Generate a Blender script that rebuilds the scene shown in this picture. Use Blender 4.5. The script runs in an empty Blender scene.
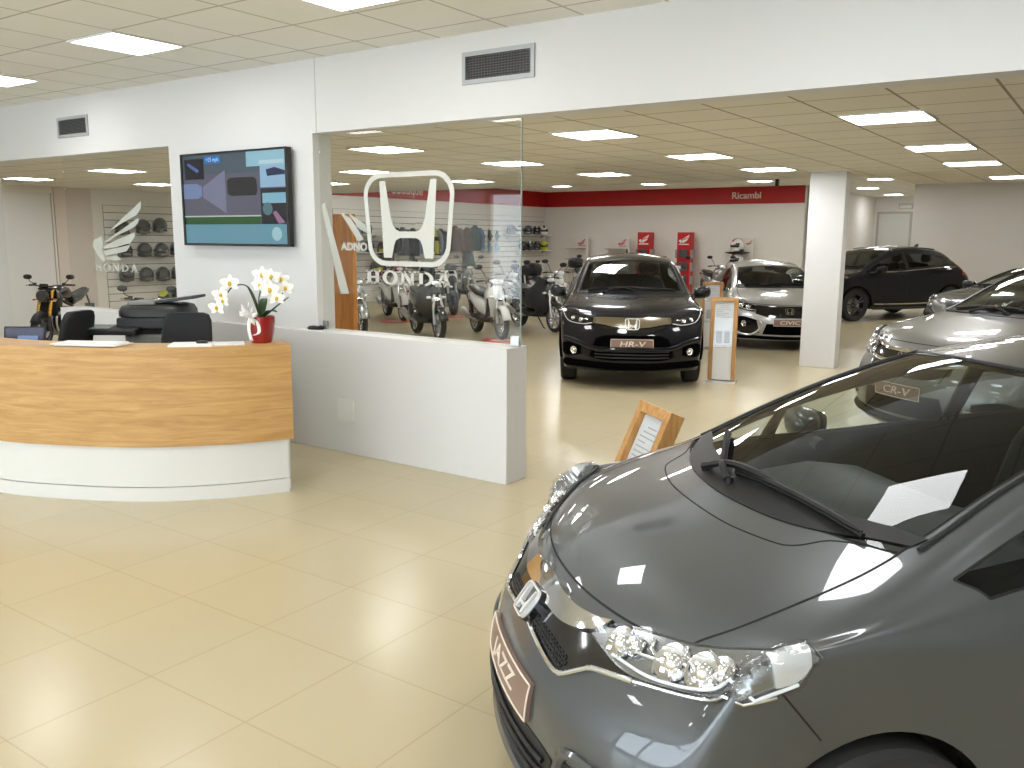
import bpy, bmesh, math, random
from mathutils import Vector, Matrix
from mathutils.bvhtree import BVHTree
S = bpy.context.scene
COL = S.collection
PI = math.pi
V = Vector
rnd = random.Random(7)

# ------------------------------------------------------------------ mesh builder
def frame(ax):
    ax = V(ax).normalized()
    a = V((0, 0, 1)) if abs(ax.z) < .9 else V((1, 0, 0))
    u = a.cross(ax).normalized()
    return u, ax.cross(u), ax

def lerp(a, b, t): return a + (b - a) * t

def interp(tab, x):
    if x <= tab[0][0]: return tab[0][1]
    for (a, p), (b, q) in zip(tab, tab[1:]):
        if x <= b: return p + (q - p) * (x - a) / (b - a)
    return tab[-1][1]

def spline(pts, n):
    """Catmull-Rom resample through pts to n points, even in arc length."""
    P = [V(p) for p in pts]
    if len(P) == 2:
        return [P[0].lerp(P[1], i / (n - 1)) for i in range(n)]
    out = []
    for i in range(len(P) - 1):
        p0 = P[i - 1] if i else P[0] * 2 - P[1]
        p1, p2 = P[i], P[i + 1]
        p3 = P[i + 2] if i + 2 < len(P) else p2 * 2 - p1
        for s in range(12):
            t = s / 12
            out.append(.5 * ((2 * p1) + (p2 - p0) * t + (2 * p0 - 5 * p1 + 4 * p2 - p3) * t * t + (3 * p1 - p0 - 3 * p2 + p3) * t ** 3))
    out.append(P[-1])
    return resample(out, n)

def resample(P, n):
    P = [V(p) for p in P]
    d = [0]
    for a, b in zip(P, P[1:]): d.append(d[-1] + (b - a).length)
    r = []
    j = 0
    for i in range(n):
        t = d[-1] * i / (n - 1)
        while j < len(P) - 2 and d[j + 1] < t: j += 1
        L = d[j + 1] - d[j]
        r.append(P[j].lerp(P[j + 1], 0 if L < 1e-9 else min(1, (t - d[j]) / L)))
    return r

class MB:
    def __init__(self): self.v, self.f, self.mi = [], [], []
    def add(self, vs, fs, m=0):
        o = len(self.v)
        self.v += [tuple(v) for v in vs]
        self.f += [tuple(o + i for i in f) for f in fs]
        self.mi += [m] * len(fs)
        return self
    def box(self, c, s, rz=0, M=None, m=0):
        hx, hy, hz = s[0] / 2, s[1] / 2, s[2] / 2
        vs = [V((x, y, z)) for x in (-hx, hx) for y in (-hy, hy) for z in (-hz, hz)]
        if M is None: M = Matrix.Rotation(rz, 3, 'Z')
        return self.add([V(c) + M @ v for v in vs], [(0, 1, 3, 2), (4, 6, 7, 5), (0, 4, 5, 1), (2, 3, 7, 6), (0, 2, 6, 4), (1, 5, 7, 3)], m)
    def loft(self, rings, caps=True, closed=False, m=0):
        n = len(rings[0]); o = []
        for r in rings: o += list(r)
        R = len(rings); fs = []
        for i in range(R if closed else R - 1):
            a, b = i * n, ((i + 1) % R) * n
            for j in range(n):
                k = (j + 1) % n
                fs.append((a + j, a + k, b + k, b + j))
        if caps and not closed:
            fs.append(tuple(range(n - 1, -1, -1))); fs.append(tuple((R - 1) * n + j for j in range(n)))
        return self.add(o, fs, m)
    def cyl(self, p0, p1, r0, r1=None, n=16, caps=True, m=0):
        r1 = r0 if r1 is None else r1
        p0, p1 = V(p0), V(p1); u, w, _ = frame(p1 - p0)
        rg = [[p + (u * math.cos(2 * PI * i / n) + w * math.sin(2 * PI * i / n)) * r for i in range(n)] for p, r in ((p0, r0), (p1, r1))]
        return self.loft(rg, caps, m=m)
    def tube(self, pts, r, n=8, closed=False, m=0, sq=1):
        P = [V(p) for p in pts]; N = len(P); rg = []
        t0 = (P[1] - P[0]).normalized(); u, w, _ = frame(t0)
        for i in range(N):
            if closed: t = (P[(i + 1) % N] - P[i - 1]).normalized()
            else: t = (P[min(i + 1, N - 1)] - P[max(i - 1, 0)]).normalized()
            u = (u - t * u.dot(t))
            if u.length < 1e-6: u, _, _ = frame(t)
            u.normalize(); w = t.cross(u)
            rr = r[i] if isinstance(r, (list, tuple)) else r
            rg.append([P[i] + u * math.cos(2 * PI * k / n) * rr + w * math.sin(2 * PI * k / n) * rr * sq for k in range(n)])
        return self.loft(rg, not closed, closed, m)
    def lathe(self, prof, c, ax, n=24, m=0, closed=False, a0=0, a1=2 * PI):
        u, w, ax = frame(ax); c = V(c); full = abs(a1 - a0 - 2 * PI) < 1e-6
        N = n if full else n + 1
        rg = [[c + ax * h + (u * math.cos(a0 + (a1 - a0) * i / n) + w * math.sin(a0 + (a1 - a0) * i / n)) * r for (r, h) in prof] for i in range(N)]
        k = len(prof); vs = [p for r in rg for p in r]; fs = []
        for i in range(n):
            a, b = i * k, ((i + 1) % N) * k
            for j in range(k if closed else k - 1):
                q = (j + 1) % k
                fs.append((a + j, b + j, b + q, a + q))
        return self.add(vs, fs, m)
    def ell(self, c, r, M=None, n=16, k=10, m=0, t0=0, t1=PI, e=1):
        c = V(c); M = M or Matrix.Identity(3); vs = []; fs = []
        sg = lambda q: math.copysign(abs(q) ** e, q)
        for i in range(k + 1):
            t = t0 + (t1 - t0) * i / k
            for j in range(n):
                a = 2 * PI * j / n
                vs.append(c + M @ V((r[0] * sg(math.sin(t)) * sg(math.cos(a)), r[1] * sg(math.sin(t)) * sg(math.sin(a)), r[2] * sg(math.cos(t)))))
        for i in range(k):
            for j in range(n):
                q = (j + 1) % n
                fs.append((i * n + j, (i + 1) * n + j, (i + 1) * n + q, i * n + q))
        return self.add(vs, fs, m)
    def prism(self, poly, h, M=None, holes=None, m=0):
        """poly: 2-D outline (u, v); extruded from w=0 to w=h; M: 4x4 from (u, v, w)."""
        M = M or Matrix.Identity(4); n = len(poly)
        a = [M @ V((p[0], p[1], 0)) for p in poly]; b = [M @ V((p[0], p[1], h)) for p in poly]
        fs = [tuple(range(n - 1, -1, -1)), tuple(range(n, 2 * n))] + [(i, (i + 1) % n, n + (i + 1) % n, n + i) for i in range(n)]
        return self.add(a + b, fs, m)
    def ring(self, outer, inner, h, M=None, m=0):
        """frame between two outlines of the same count."""
        M = M or Matrix.Identity(4); n = len(outer)
        vs = [M @ V((p[0], p[1], z)) for z in (0, h) for P in (outer, inner) for p in P]; fs = []
        for i in range(n):
            j = (i + 1) % n
            fs += [(i, n + i, n + j, j), (2 * n + i, 2 * n + j, 3 * n + j, 3 * n + i), (i, j, 2 * n + j, 2 * n + i), (n + i, 3 * n + i, 3 * n + j, n + j)]
        return self.add(vs, fs, m)
    def grid(self, G, m=0):
        nu, nv = len(G), len(G[0])
        return self.add([p for r in G for p in r], [(i * nv + j, (i + 1) * nv + j, (i + 1) * nv + j + 1, i * nv + j + 1) for i in range(nu - 1) for j in range(nv - 1)], m)
    def mirror(self):
        n = len(self.v)
        self.v += [(x, -y, z) for x, y, z in self.v[:n]]
        self.f += [tuple(n + i for i in reversed(f)) for f in self.f]
        self.mi += self.mi
        return self
    def build(self, name, mats, parent=None, bevel=0, sub=0, smooth=35, seg=2, solid=0, fix=True, lr=None):
        ys = [v[1] for v in self.v]
        if lr is None: lr = getattr(self, 'lr', False)
        if lr:
            o = None
            for s in (1, -1):
                q = MB(); ids = {}
                for f, m in zip(self.f, self.mi):
                    if sum(ys[i] for i in f) * s > 0:
                        q.f.append(tuple(ids.setdefault(i, len(ids)) for i in f)); q.mi.append(m)
                q.v = [None] * len(ids)
                for i, k in ids.items(): q.v[k] = self.v[i]
                o = q.build(name, mats, parent, bevel, sub, smooth, seg, solid, fix, False)
            return o
        me = bpy.data.meshes.new(name)
        me.from_pydata(self.v, [], self.f)
        if not isinstance(mats, (list, tuple)): mats = [mats]
        for q in mats: me.materials.append(q)
        me.polygons.foreach_set('material_index', self.mi)
        if fix:
            bm = bmesh.new(); bm.from_mesh(me)
            bmesh.ops.recalc_face_normals(bm, faces=bm.faces[:]); bm.to_mesh(me); bm.free()
        if smooth:
            me.polygons.foreach_set('use_smooth', [True] * len(me.polygons))
            if smooth < 180: me.set_sharp_from_angle(angle=math.radians(smooth))
        o = bpy.data.objects.new(name, me); COL.objects.link(o)
        if parent: o.parent = parent
        if solid:
            md = o.modifiers.new('s', 'SOLIDIFY'); md.thickness = solid; md.offset = -1
        if bevel:
            md = o.modifiers.new('b', 'BEVEL'); md.width = bevel; md.segments = seg; md.limit_method = 'ANGLE'; md.angle_limit = math.radians(40)
            md.harden_normals = False
        if sub:
            md = o.modifiers.new('d', 'SUBSURF'); md.levels = md.render_levels = sub
        return o

def empty(name, loc=(0, 0, 0), rz=0):
    o = bpy.data.objects.new(name, None); COL.objects.link(o)
    o.location = loc; o.rotation_euler = (0, 0, rz); o.empty_display_size = .1
    return o
def tag(o, label=None, cat=None, group=None, kind=None):
    if label: o['label'] = label
    if cat: o['category'] = cat
    if group: o['group'] = group
    if kind: o['kind'] = kind
    return o
def thing(name, label, cat, loc=(0, 0, 0), rz=0, group=None):
    return tag(empty(name, loc, rz), label, cat, group)
def struct(o): o['kind'] = 'structure'; return o
def dup(root, loc=None, rz=None, label=None, group=None):
    def cp(o, par):
        c = o.copy(); COL.objects.link(c)
        if par: c.parent = par
        for ch in kids.get(o, []): cp(ch, c)
        return c
    kids = {}
    for o in COL.objects:
        if o.parent: kids.setdefault(o.parent, []).append(o)
    r = cp(root, None)
    if loc is not None: r.location = loc
    if rz is not None: r.rotation_euler = (0, 0, rz)
    if label: r['label'] = label
    if group: r['group'] = group
    return r
def text(body, size, M, mat, name='lettering', parent=None, ext=.002, ax='CENTER', sx=1, shear=0, bold=0):
    cu = bpy.data.curves.new(name, 'FONT'); cu.body = body; cu.size = size; cu.extrude = ext
    cu.align_x = ax; cu.align_y = 'CENTER'; cu.shear = shear; cu.offset = bold; cu.resolution_u = 3
    cu.materials.append(mat)
    t = bpy.data.objects.new('t', cu); COL.objects.link(t)
    dg = bpy.context.evaluated_depsgraph_get(); me = bpy.data.meshes.new_from_object(t.evaluated_get(dg)); me.name = name
    bpy.data.objects.remove(t); bpy.data.curves.remove(cu)
    if not me.materials: me.materials.append(mat)
    o = bpy.data.objects.new(name, me); COL.objects.link(o)
    o.matrix_local = M @ Matrix.Diagonal((sx, 1, 1, 1))
    if parent: o.parent = parent
    return o
def basis(o, u, v, w=None):
    u, v = V(u).normalized(), V(v).normalized(); w = u.cross(v) if w is None else V(w)
    return Matrix(((u.x, v.x, w.x, o[0]), (u.y, v.y, w.y, o[1]), (u.z, v.z, w.z, o[2]), (0, 0, 0, 1)))
def rrect(w, h, r, n=5, cx=0, cy=0):
    out = []
    for sx, sy, a in ((1, 1, 0), (-1, 1, PI / 2), (-1, -1, PI), (1, -1, 3 * PI / 2)):
        for i in range(n + 1):
            t = a + PI / 2 * i / n
            out.append((cx + sx * (w / 2 - r) + r * math.cos(t), cy + sy * (h / 2 - r) + r * math.sin(t)))
    return out
def sup(c, u, v, a, b, n=16, e=.7):
    """superellipse ring about c in the plane u, v."""
    c, u, v = V(c), V(u), V(v); o = []
    for i in range(n):
        t = 2 * PI * i / n; x, y = math.cos(t), math.sin(t)
        o.append(c + u * (a * math.copysign(abs(x) ** e, x)) + v * (b * math.copysign(abs(y) ** e, y)))
    return o

# ------------------------------------------------------------------ materials
MATS = {}
def srgb(r, g, b):
    f = lambda c: (c / 255 / 12.92) if c <= 10 else ((c / 255 + .055) / 1.055) ** 2.4
    return (f(r), f(g), f(b), 1)
def mat(name, col, rough=.5, metal=0, coat=0, spec=.5, emit=None, es=0, noise=0, nscale=20, bump=0, bscale=200, trans=0, coatr=.03):
    if name in MATS: return MATS[name]
    m = bpy.data.materials.new(name); m.use_nodes = True; nt = m.node_tree; b = nt.nodes['Principled BSDF']
    col = tuple(col) + (1,) if len(col) == 3 else col
    b.inputs['Base Color'].default_value = col
    b.inputs['Roughness'].default_value = rough; b.inputs['Metallic'].default_value = metal
    b.inputs['Coat Weight'].default_value = coat; b.inputs['Coat Roughness'].default_value = coatr
    b.inputs['Specular IOR Level'].default_value = spec
    b.inputs['Transmission Weight'].default_value = trans
    if emit: b.inputs['Emission Color'].default_value = tuple(emit) + (1,) if len(emit) == 3 else emit; b.inputs['Emission Strength'].default_value = es
    if noise or bump:
        tc = nt.nodes.new('ShaderNodeTexCoord'); nz = nt.nodes.new('ShaderNodeTexNoise')
        nz.inputs['Scale'].default_value = nscale if noise else bscale; nz.inputs['Detail'].default_value = 4
        nt.links.new(tc.outputs['Object'], nz.inputs['Vector'])
        if noise:
            mx = nt.nodes.new('ShaderNodeMix'); mx.data_type = 'RGBA'; mx.inputs[0].default_value = 0
            mx.inputs[6].default_value = tuple(c * (1 - noise) for c in col[:3]) + (1,)
            mx.inputs[7].default_value = tuple(min(1, c * (1 + noise)) for c in col[:3]) + (1,)
            nt.links.new(nz.outputs['Fac'], mx.inputs[0]); nt.links.new(mx.outputs[2], b.inputs['Base Color'])
        if bump:
            bp = nt.nodes.new('ShaderNodeBump'); bp.inputs['Strength'].default_value = bump; bp.inputs['Distance'].default_value = .002
            nt.links.new(nz.outputs['Fac'], bp.inputs['Height']); nt.links.new(bp.outputs['Normal'], b.inputs['Normal'])
    MATS[name] = m
    return m
def thin_glass(name, tint, refl=1.45, extra=0.0):
    """thin pane: clear or tinted see-through layer under a Fresnel mirror coat."""
    if name in MATS: return MATS[name]
    m = bpy.data.materials.new(name); m.use_nodes = True; nt = m.node_tree; nt.nodes.clear()
    o = nt.nodes.new('ShaderNodeOutputMaterial'); mx = nt.nodes.new('ShaderNodeMixShader')
    t = nt.nodes.new('ShaderNodeBsdfTransparent'); t.inputs[0].default_value = tuple(tint) + (1,)
    g = nt.nodes.new('ShaderNodeBsdfGlossy'); g.inputs['Roughness'].default_value = 0.01
    lw = nt.nodes.new('ShaderNodeLayerWeight'); pw = nt.nodes.new('ShaderNodeMath'); pw.operation = 'POWER'; pw.inputs[1].default_value = 5
    r0 = ((refl - 1) / (refl + 1)) ** 2; sc = nt.nodes.new('ShaderNodeMath'); sc.operation = 'MULTIPLY_ADD'; sc.inputs[1].default_value = 1 - r0; sc.inputs[2].default_value = r0
    nt.links.new(lw.outputs['Facing'], pw.inputs[0]); nt.links.new(pw.outputs[0], sc.inputs[0]); nt.links.new(sc.outputs[0], mx.inputs[0])
    nt.links.new(t.outputs[0], mx.inputs[1]); nt.links.new(g.outputs[0], mx.inputs[2])
    nt.links.new(mx.outputs[0], o.inputs[0])
    MATS[name] = m
    return m
def tile_mat(name, c1, c2, joint, sx, sy, ox, oy, jw, rough, bump=.1, spec=.5, noise=.06, nscale=1.2, fine=0):
    """rectangular tiles with thin joints, from the world position."""
    m = bpy.data.materials.new(name); m.use_nodes = True; nt = m.node_tree; b = nt.nodes['Principled BSDF']
    tc = nt.nodes.new('ShaderNodeNewGeometry'); mp = nt.nodes.new('ShaderNodeMapping')
    mp.inputs['Location'].default_value = (-ox, -oy, 0); nt.links.new(tc.outputs['Position'], mp.inputs['Vector'])
    br = nt.nodes.new('ShaderNodeTexBrick'); br.offset = 0; br.squash = 1
    br.inputs['Scale'].default_value = 1; br.inputs['Mortar Size'].default_value = jw; br.inputs['Mortar Smooth'].default_value = .1
    br.inputs['Brick Width'].default_value = sx; br.inputs['Row Height'].default_value = sy
    br.inputs['Color1'].default_value = c1; br.inputs['Color2'].default_value = c2; br.inputs['Mortar'].default_value = joint
    nt.links.new(mp.outputs[0], br.inputs['Vector'])
    nz = nt.nodes.new('ShaderNodeTexNoise'); nz.inputs['Scale'].default_value = nscale; nz.inputs['Detail'].default_value = 6
    nt.links.new(tc.outputs['Position'], nz.inputs['Vector'])
    mx = nt.nodes.new('ShaderNodeMix'); mx.data_type = 'RGBA'; mx.blend_type = 'MULTIPLY'; mx.inputs[0].default_value = 1
    rp = nt.nodes.new('ShaderNodeMapRange'); rp.inputs['To Min'].default_value = 1 - noise; rp.inputs['To Max'].default_value = 1 + noise
    nt.links.new(nz.outputs['Fac'], rp.inputs['Value'])
    nt.links.new(br.outputs['Color'], mx.inputs[6]); nt.links.new(rp.outputs[0], mx.inputs[7]); nt.links.new(mx.outputs[2], b.inputs['Base Color'])
    b.inputs['Roughness'].default_value = rough; b.inputs['Specular IOR Level'].default_value = spec
    bp = nt.nodes.new('ShaderNodeBump'); bp.inputs['Strength'].default_value = bump; bp.inputs['Distance'].default_value = .003; bp.invert = True
    nt.links.new(br.outputs['Fac'], bp.inputs['Height'])
    if fine:
        n2 = nt.nodes.new('ShaderNodeTexNoise'); n2.inputs['Scale'].default_value = 220; nt.links.new(tc.outputs['Position'], n2.inputs['Vector'])
        b2 = nt.nodes.new('ShaderNodeBump'); b2.inputs['Strength'].default_value = fine; b2.inputs['Distance'].default_value = .002
        nt.links.new(n2.outputs['Fac'], b2.inputs['Height']); nt.links.new(b2.outputs[0], bp.inputs['Normal'])
    nt.links.new(bp.outputs[0], b.inputs['Normal'])
    return m
def wood_mat(name, dark, light, axis_scale, rough=.4):
    m = bpy.data.materials.new(name); m.use_nodes = True; nt = m.node_tree; b = nt.nodes['Principled BSDF']
    tc = nt.nodes.new('ShaderNodeTexCoord'); mp = nt.nodes.new('ShaderNodeMapping'); mp.inputs['Scale'].default_value = axis_scale
    nt.links.new(tc.outputs['Object'], mp.inputs['Vector'])
    nz = nt.nodes.new('ShaderNodeTexNoise'); nz.inputs['Scale'].default_value = 3; nz.inputs['Detail'].default_value = 7; nz.inputs['Roughness'].default_value = .62; nz.inputs['Distortion'].default_value = .6
    nt.links.new(mp.outputs[0], nz.inputs['Vector'])
    cr = nt.nodes.new('ShaderNodeValToRGB'); cr.color_ramp.elements[0].color = dark; cr.color_ramp.elements[1].color = light
    cr.color_ramp.elements[0].position = .32; cr.color_ramp.elements[1].position = .66
    nt.links.new(nz.outputs['Fac'], cr.inputs[0]); nt.links.new(cr.outputs[0], b.inputs['Base Color'])
    b.inputs['Roughness'].default_value = rough; b.inputs['Specular IOR Level'].default_value = .35
    MATS[name] = m
    return m

WHITE = mat('wall_paint', srgb(213, 212, 210), .55, bump=.05, bscale=300)
TRIMW = mat('white_lacquer', srgb(220, 220, 216), .3)
BLACK = mat('black_plastic', (.012, .012, .013), .38)
SATIN = mat('satin_black', (.012, .012, .013), .55)
TRIMK = mat('black_trim', (.002, .002, .0022), .9, spec=.02)
COWL = mat('cowl_plastic', (.009, .009, .0095), .5, spec=.35)
BADGE = mat('badge_chrome', (.9, .91, .92), .25, .5)
RUB = mat('rubber', (.018, .018, .018), .75)
CHROME = mat('chrome', (.82, .82, .83), .06, 1)
STEEL = mat('brushed_steel', (.55, .55, .55), .3, 1)
ALU = mat('alloy', (.6, .61, .63), .25, 1)
DARKALU = mat('dark_alloy', (.09, .09, .1), .3, .8)
GLOSSB = mat('gloss_black', (.008, .008, .009), .08, coat=.5)
SEAM = mat('panel_gap', (.004, .004, .004), .8)
INTERIOR = mat('car_interior', (.022, .023, .025), .6, bump=.1, bscale=400)
DASH = mat('dashboard_plastic', (.03, .032, .034), .5, bump=.15, bscale=500)
FABRIC = mat('seat_fabric', (.014, .014, .016), .9, bump=.2, bscale=600)
RED = mat('red_panel', srgb(188, 22, 24), .4)
PAPER = mat('paper', srgb(238, 238, 236), .6)
INK = mat('print_grey', srgb(186, 186, 188), .7)
BROWN = mat('name_plate_brown', srgb(128, 104, 92), .35)
CREAM = mat('name_plate_cream', srgb(222, 210, 196), .4)
LENS = thin_glass('lamp_lens', (.93, .94, .95), 1.4)
CLEAR = thin_glass('partition_glass', (.955, .965, .95), 1.42)
CARGLASS = thin_glass('car_glass', (.74, .79, .77), 1.5)
DARKGLASS = thin_glass('tinted_glass', (.30, .33, .32), 1.5)
AMBER = mat('amber_lens', (.6, .2, .02), .2)
REDLENS = mat('red_lens', (.45, .01, .01), .15, coat=.5)
WOODH = wood_mat('oak_wide', srgb(164, 122, 70), srgb(200, 160, 106), (1, 1, 9))
WOODV = wood_mat('oak_upright', srgb(160, 112, 58), srgb(200, 154, 96), (14, 14, 1.2))
# ------------------------------------------------------------------ cars
FR = [0, .34, .68, .9, 1.0]

def car_cage(sp):
    """Half cage -> full vertex list, faces and face tags. x forward (nose at 0), y left, z up."""
    vs, key = [], {}
    def put(k, p, mir=True):
        key[k] = len(vs); vs.append(tuple(p))
        if mir and abs(p[1]) > 1e-6:
            key[('m',) + k] = len(vs); vs.append((p[0], -p[1], p[2]))
        else: key[('m',) + k] = key[k]
    top = sp['top']; n = len(top); side = sp['side']; NJ = len(side[0])
    fp, xp, zp = sp.get('fr', FR), sp.get('xp', 2.2), sp.get('zp', 2.2)
    for i, (xc, zc, xe, ye, ze) in enumerate(top):
        for k in range(5):
            f = fp[k]
            put(('t', i, k), (xc + (xe - xc) * f ** xp, ye * f, zc + (ze - zc) * f ** zp))
    for i in range(n):
        for j in range(NJ): put(('s', i, j), side[i][j])
    for nm, rows, i in (('f', sp['front'], 0), ('r', sp['rear'], n - 1)):
        for j, (xc, zc) in enumerate(rows):
            xe, ye, ze = side[i][j]
            for k in range(4):
                f = fp[k]
                put((nm, j, k), (xc + (xe - xc) * f ** sp.get('fp', 2.4), ye * f, zc + (ze - zc) * f ** 2))
    faces, tags = [], []
    def q(a, b, c, d, t):
        for m in (0, 1):
            ks = [(('m',) + x) if m else x for x in (a, b, c, d)]
            ids = [key[x] for x in ks]
            if m: ids.reverse()
            u = []
            for x in ids:
                if x not in u: u.append(x)
            if len(u) > 2: faces.append(tuple(u)); tags.append(t)
    S_ = lambda i, j: ('t', i, 4) if j < 0 else ('s', i, j)
    for i in range(n - 1):
        for k in range(4):
            q(('t', i, k), ('t', i, k + 1), ('t', i + 1, k + 1), ('t', i + 1, k), sp['toptag'](i, k))
        for j in range(-1, NJ - 1):
            q(S_(i, j), S_(i, j + 1), S_(i + 1, j + 1), S_(i + 1, j), sp['sidetag'](i, j))
    for nm, i, rows, tg in (('f', 0, sp['front'], 'fronttag'), ('r', n - 1, sp['rear'], 'reartag')):
        for j in range(-1, NJ - 1):
            for k in range(4):
                A = lambda jj, kk: ('t', i, kk) if jj < 0 else (('s', i, jj) if kk == 4 else (nm, jj, kk))
                if nm == 'f': q(A(j, k), A(j + 1, k), A(j + 1, k + 1), A(j, k + 1), sp[tg](j, k))
                else: q(A(j, k), A(j, k + 1), A(j + 1, k + 1), A(j + 1, k), sp[tg](j, k))
    return vs, faces, tags, key

class Body:
    """smooth car skin: splits it into named panels and answers nearest-point queries."""
    def __init__(self, sp, level):
        vs, fs, tags, key = car_cage(sp)
        names = sorted(set(tags)); me = bpy.data.meshes.new('cage'); me.from_pydata(vs, [], fs)
        for t in names: me.materials.append(SEAM)
        me.polygons.foreach_set('material_index', [names.index(t) for t in tags])
        if sp.get('crease'):
            at = me.attributes.new('crease_edge', 'FLOAT', 'EDGE')
            for e in me.edges:
                pass
        o = bpy.data.objects.new('cage', me); COL.objects.link(o)
        md = o.modifiers.new('s', 'SUBSURF'); md.levels = md.render_levels = level
        dg = bpy.context.evaluated_depsgraph_get(); em = o.evaluated_get(dg).to_mesh()
        self.v = [v.co.copy() for v in em.vertices]; self.n = [v.normal.copy() for v in em.vertices]
        self.f = [tuple(p.vertices) for p in em.polygons]; self.t = [names[p.material_index] for p in em.polygons]
        o.evaluated_get(dg).to_mesh_clear(); bpy.data.objects.remove(o); bpy.data.meshes.remove(me)
        self.bvh = BVHTree.FromPolygons(self.v, self.f); self.names = names
        # outward normals
        c = V((self.v[0].x - 1.5, 0, .6)); s = sum(1 if (v - V((v.x, 0, .6))).dot(m) > 0 else -1 for v, m in zip(self.v, self.n))
        if s < 0: self.n = [-m for m in self.n]; self.f = [tuple(reversed(f)) for f in self.f]
        self.bvh = BVHTree.FromPolygons(self.v, self.f)
    def panel(self, name, tags, m, parent, off=0, flip=False, half=0):
        ids = {}; fs = []
        for f, t in zip(self.f, self.t):
            if t in tags and (not half or sum(self.v[i].y for i in f) * half > 0): fs.append(tuple(ids.setdefault(i, len(ids)) for i in (reversed(f) if flip else f)))
        if not fs: return None
        vs = [None] * len(ids); ns = [None] * len(ids)
        for i, k in ids.items():
            vs[k] = self.v[i] + self.n[i] * off; ns[k] = self.n[i] * (-1 if flip else 1)
        me = bpy.data.meshes.new(name); me.from_pydata([tuple(v) for v in vs], [], fs); me.materials.append(m)
        me.polygons.foreach_set('use_smooth', [True] * len(fs)); me.normals_split_custom_set_from_vertices([tuple(x) for x in ns])
        o = bpy.data.objects.new(name, me); COL.objects.link(o); o.parent = parent
        return o
    def seams(self, parent, skip=(), r=.0035, name='panel_gap', pairs=None):
        ed = {}
        for f, t in zip(self.f, self.t):
            for a, b in zip(f, f[1:] + f[:1]): ed.setdefault((min(a, b), max(a, b)), []).append(t)
        par = {}
        def root(x):
            while par.setdefault(x, x) != x: x = par[x]
            return x
        keep = [k for k, ts in ed.items() if len(ts) == 2 and ts[0] != ts[1] and tuple(sorted(ts)) not in skip]
        for a, b in keep: par[root(a)] = root(b)
        runs = {}
        for (a, b) in keep:
            mb = runs.setdefault(root(a), MB()); ts = ed[(a, b)]
            if len(ts) == 2 and ts[0] != ts[1] and tuple(sorted(ts)) not in skip:
                A, B = self.v[a], self.v[b]; n = (self.n[a] + self.n[b]).normalized(); s = (B - A).cross(n).normalized()
                mb.add([A - s * r + n * .0006, A + s * r + n * .0006, B + s * r + n * .0006, B - s * r + n * .0006, A - n * .004, B - n * .004], [(0, 1, 2, 3), (0, 4, 1), (3, 2, 5), (0, 3, 5, 4), (1, 4, 5, 2)])
        for mb in runs.values(): mb.build(name, SEAM, parent, smooth=0)
    def near(self, p, off=0):
        l, n, i, dist = self.bvh.find_nearest(V(p))
        # smooth normal
        f = self.f[i]; w = sum((self.n[j] for j in f), V()).normalized()
        return l + w * off
    def drop(self, p, n):
        """skin point under p, looking along -n from outside; with its smooth normal."""
        l, nn, i, d = self.bvh.ray_cast(p + n * .12, -n, .22)
        if l is None: l, nn, i, d = self.bvh.find_nearest(p)
        f = self.f[i]; ws = [1 / ((self.v[j] - l).length + 1e-3) for j in f]
        return l, sum((self.n[j] * w for j, w in zip(f, ws)), V()).normalized()
    def patch(self, mb, A, B, nu=16, nv=6, off=.004, m=0, both=True, skirt=.012, sp=True):
        """sheet between two curves, hugging the skin, standing off it by off, with a rim down to it."""
        mb.lr = both
        a = spline(A, nu) if sp else resample(A, nu); b = spline(B, nu) if sp else resample(B, nu)
        for sgn in ((1, -1) if both else (1,)):
            G = []
            lo = []
            for i in range(nu):
                row, rl_ = [], []
                A_, B_ = [V((q.x, q.y * sgn, q.z)) for q in (a[i], b[i])]
                na = (self.near(A_, 1) - self.near(A_) + self.near(B_, 1) - self.near(B_)).normalized()
                for j in range(nv):
                    l, n = self.drop(A_.lerp(B_, j / (nv - 1)), na); row.append(l + n * off); rl_.append(l + n * (off - skirt))
                G.append(row); lo.append(rl_)
            mb.grid(G, m)
            rim = [G[i][0] for i in range(nu)] + [G[-1][j] for j in range(1, nv)] + [G[i][-1] for i in range(nu - 2, -1, -1)] + [G[0][j] for j in range(nv - 2, 0, -1)]
            rl = [lo[i][0] for i in range(nu)] + [lo[-1][j] for j in range(1, nv)] + [lo[i][-1] for i in range(nu - 2, -1, -1)] + [lo[0][j] for j in range(nv - 2, 0, -1)]
            mb.grid([rim + rim[:1], rl + rl[:1]], m)
        return mb
    def rod(self, mb, A, r, n=24, off=0, m=0, both=True, sq=1, sp=True, k=8):
        mb.lr = both
        a = spline(A, n) if sp else resample(A, n)
        for sgn in ((1, -1) if both else (1,)):
            mb.tube([self.near((p.x, p.y * sgn, p.z), off) for p in a], r, k, m=m, sq=sq)
        return mb

def honda_outlines():
    """emblem outlines, about 1 unit wide: frame outer, frame inner, the letter."""
    def fr(w1, w0, h, r):   # rounded trapezium wider at the top
        out = []
        cs = [(w1, h), (-w1, h), (-w0, -h), (w0, -h)]
        for q, (x, y) in enumerate(cs):
            a0 = [0, PI / 2, PI, 1.5 * PI][q]
            cx, cy = x - math.copysign(r, x), y - math.copysign(r, y)
            for i in range(7):
                t = a0 + PI / 2 * i / 6; out.append((cx + r * math.cos(t), cy + r * math.sin(t)))
        return out
    outer = fr(.5, .46, .42, .2); inner = fr(.455, .417, .375, .165)
    # letter: legs flare to the frame, waist narrows in the middle
    R = [(.09, -.165), (.135, -.185), (.155, -.225), (.185, -.345), (.275, -.345), (.315, .345), (.25, .345), (.19, .02), (.165, -.05), (.135, -.09), (.09, -.107)]
    L = R + [(-x, y) for x, y in reversed(R)]
    return outer, inner, L
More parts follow.
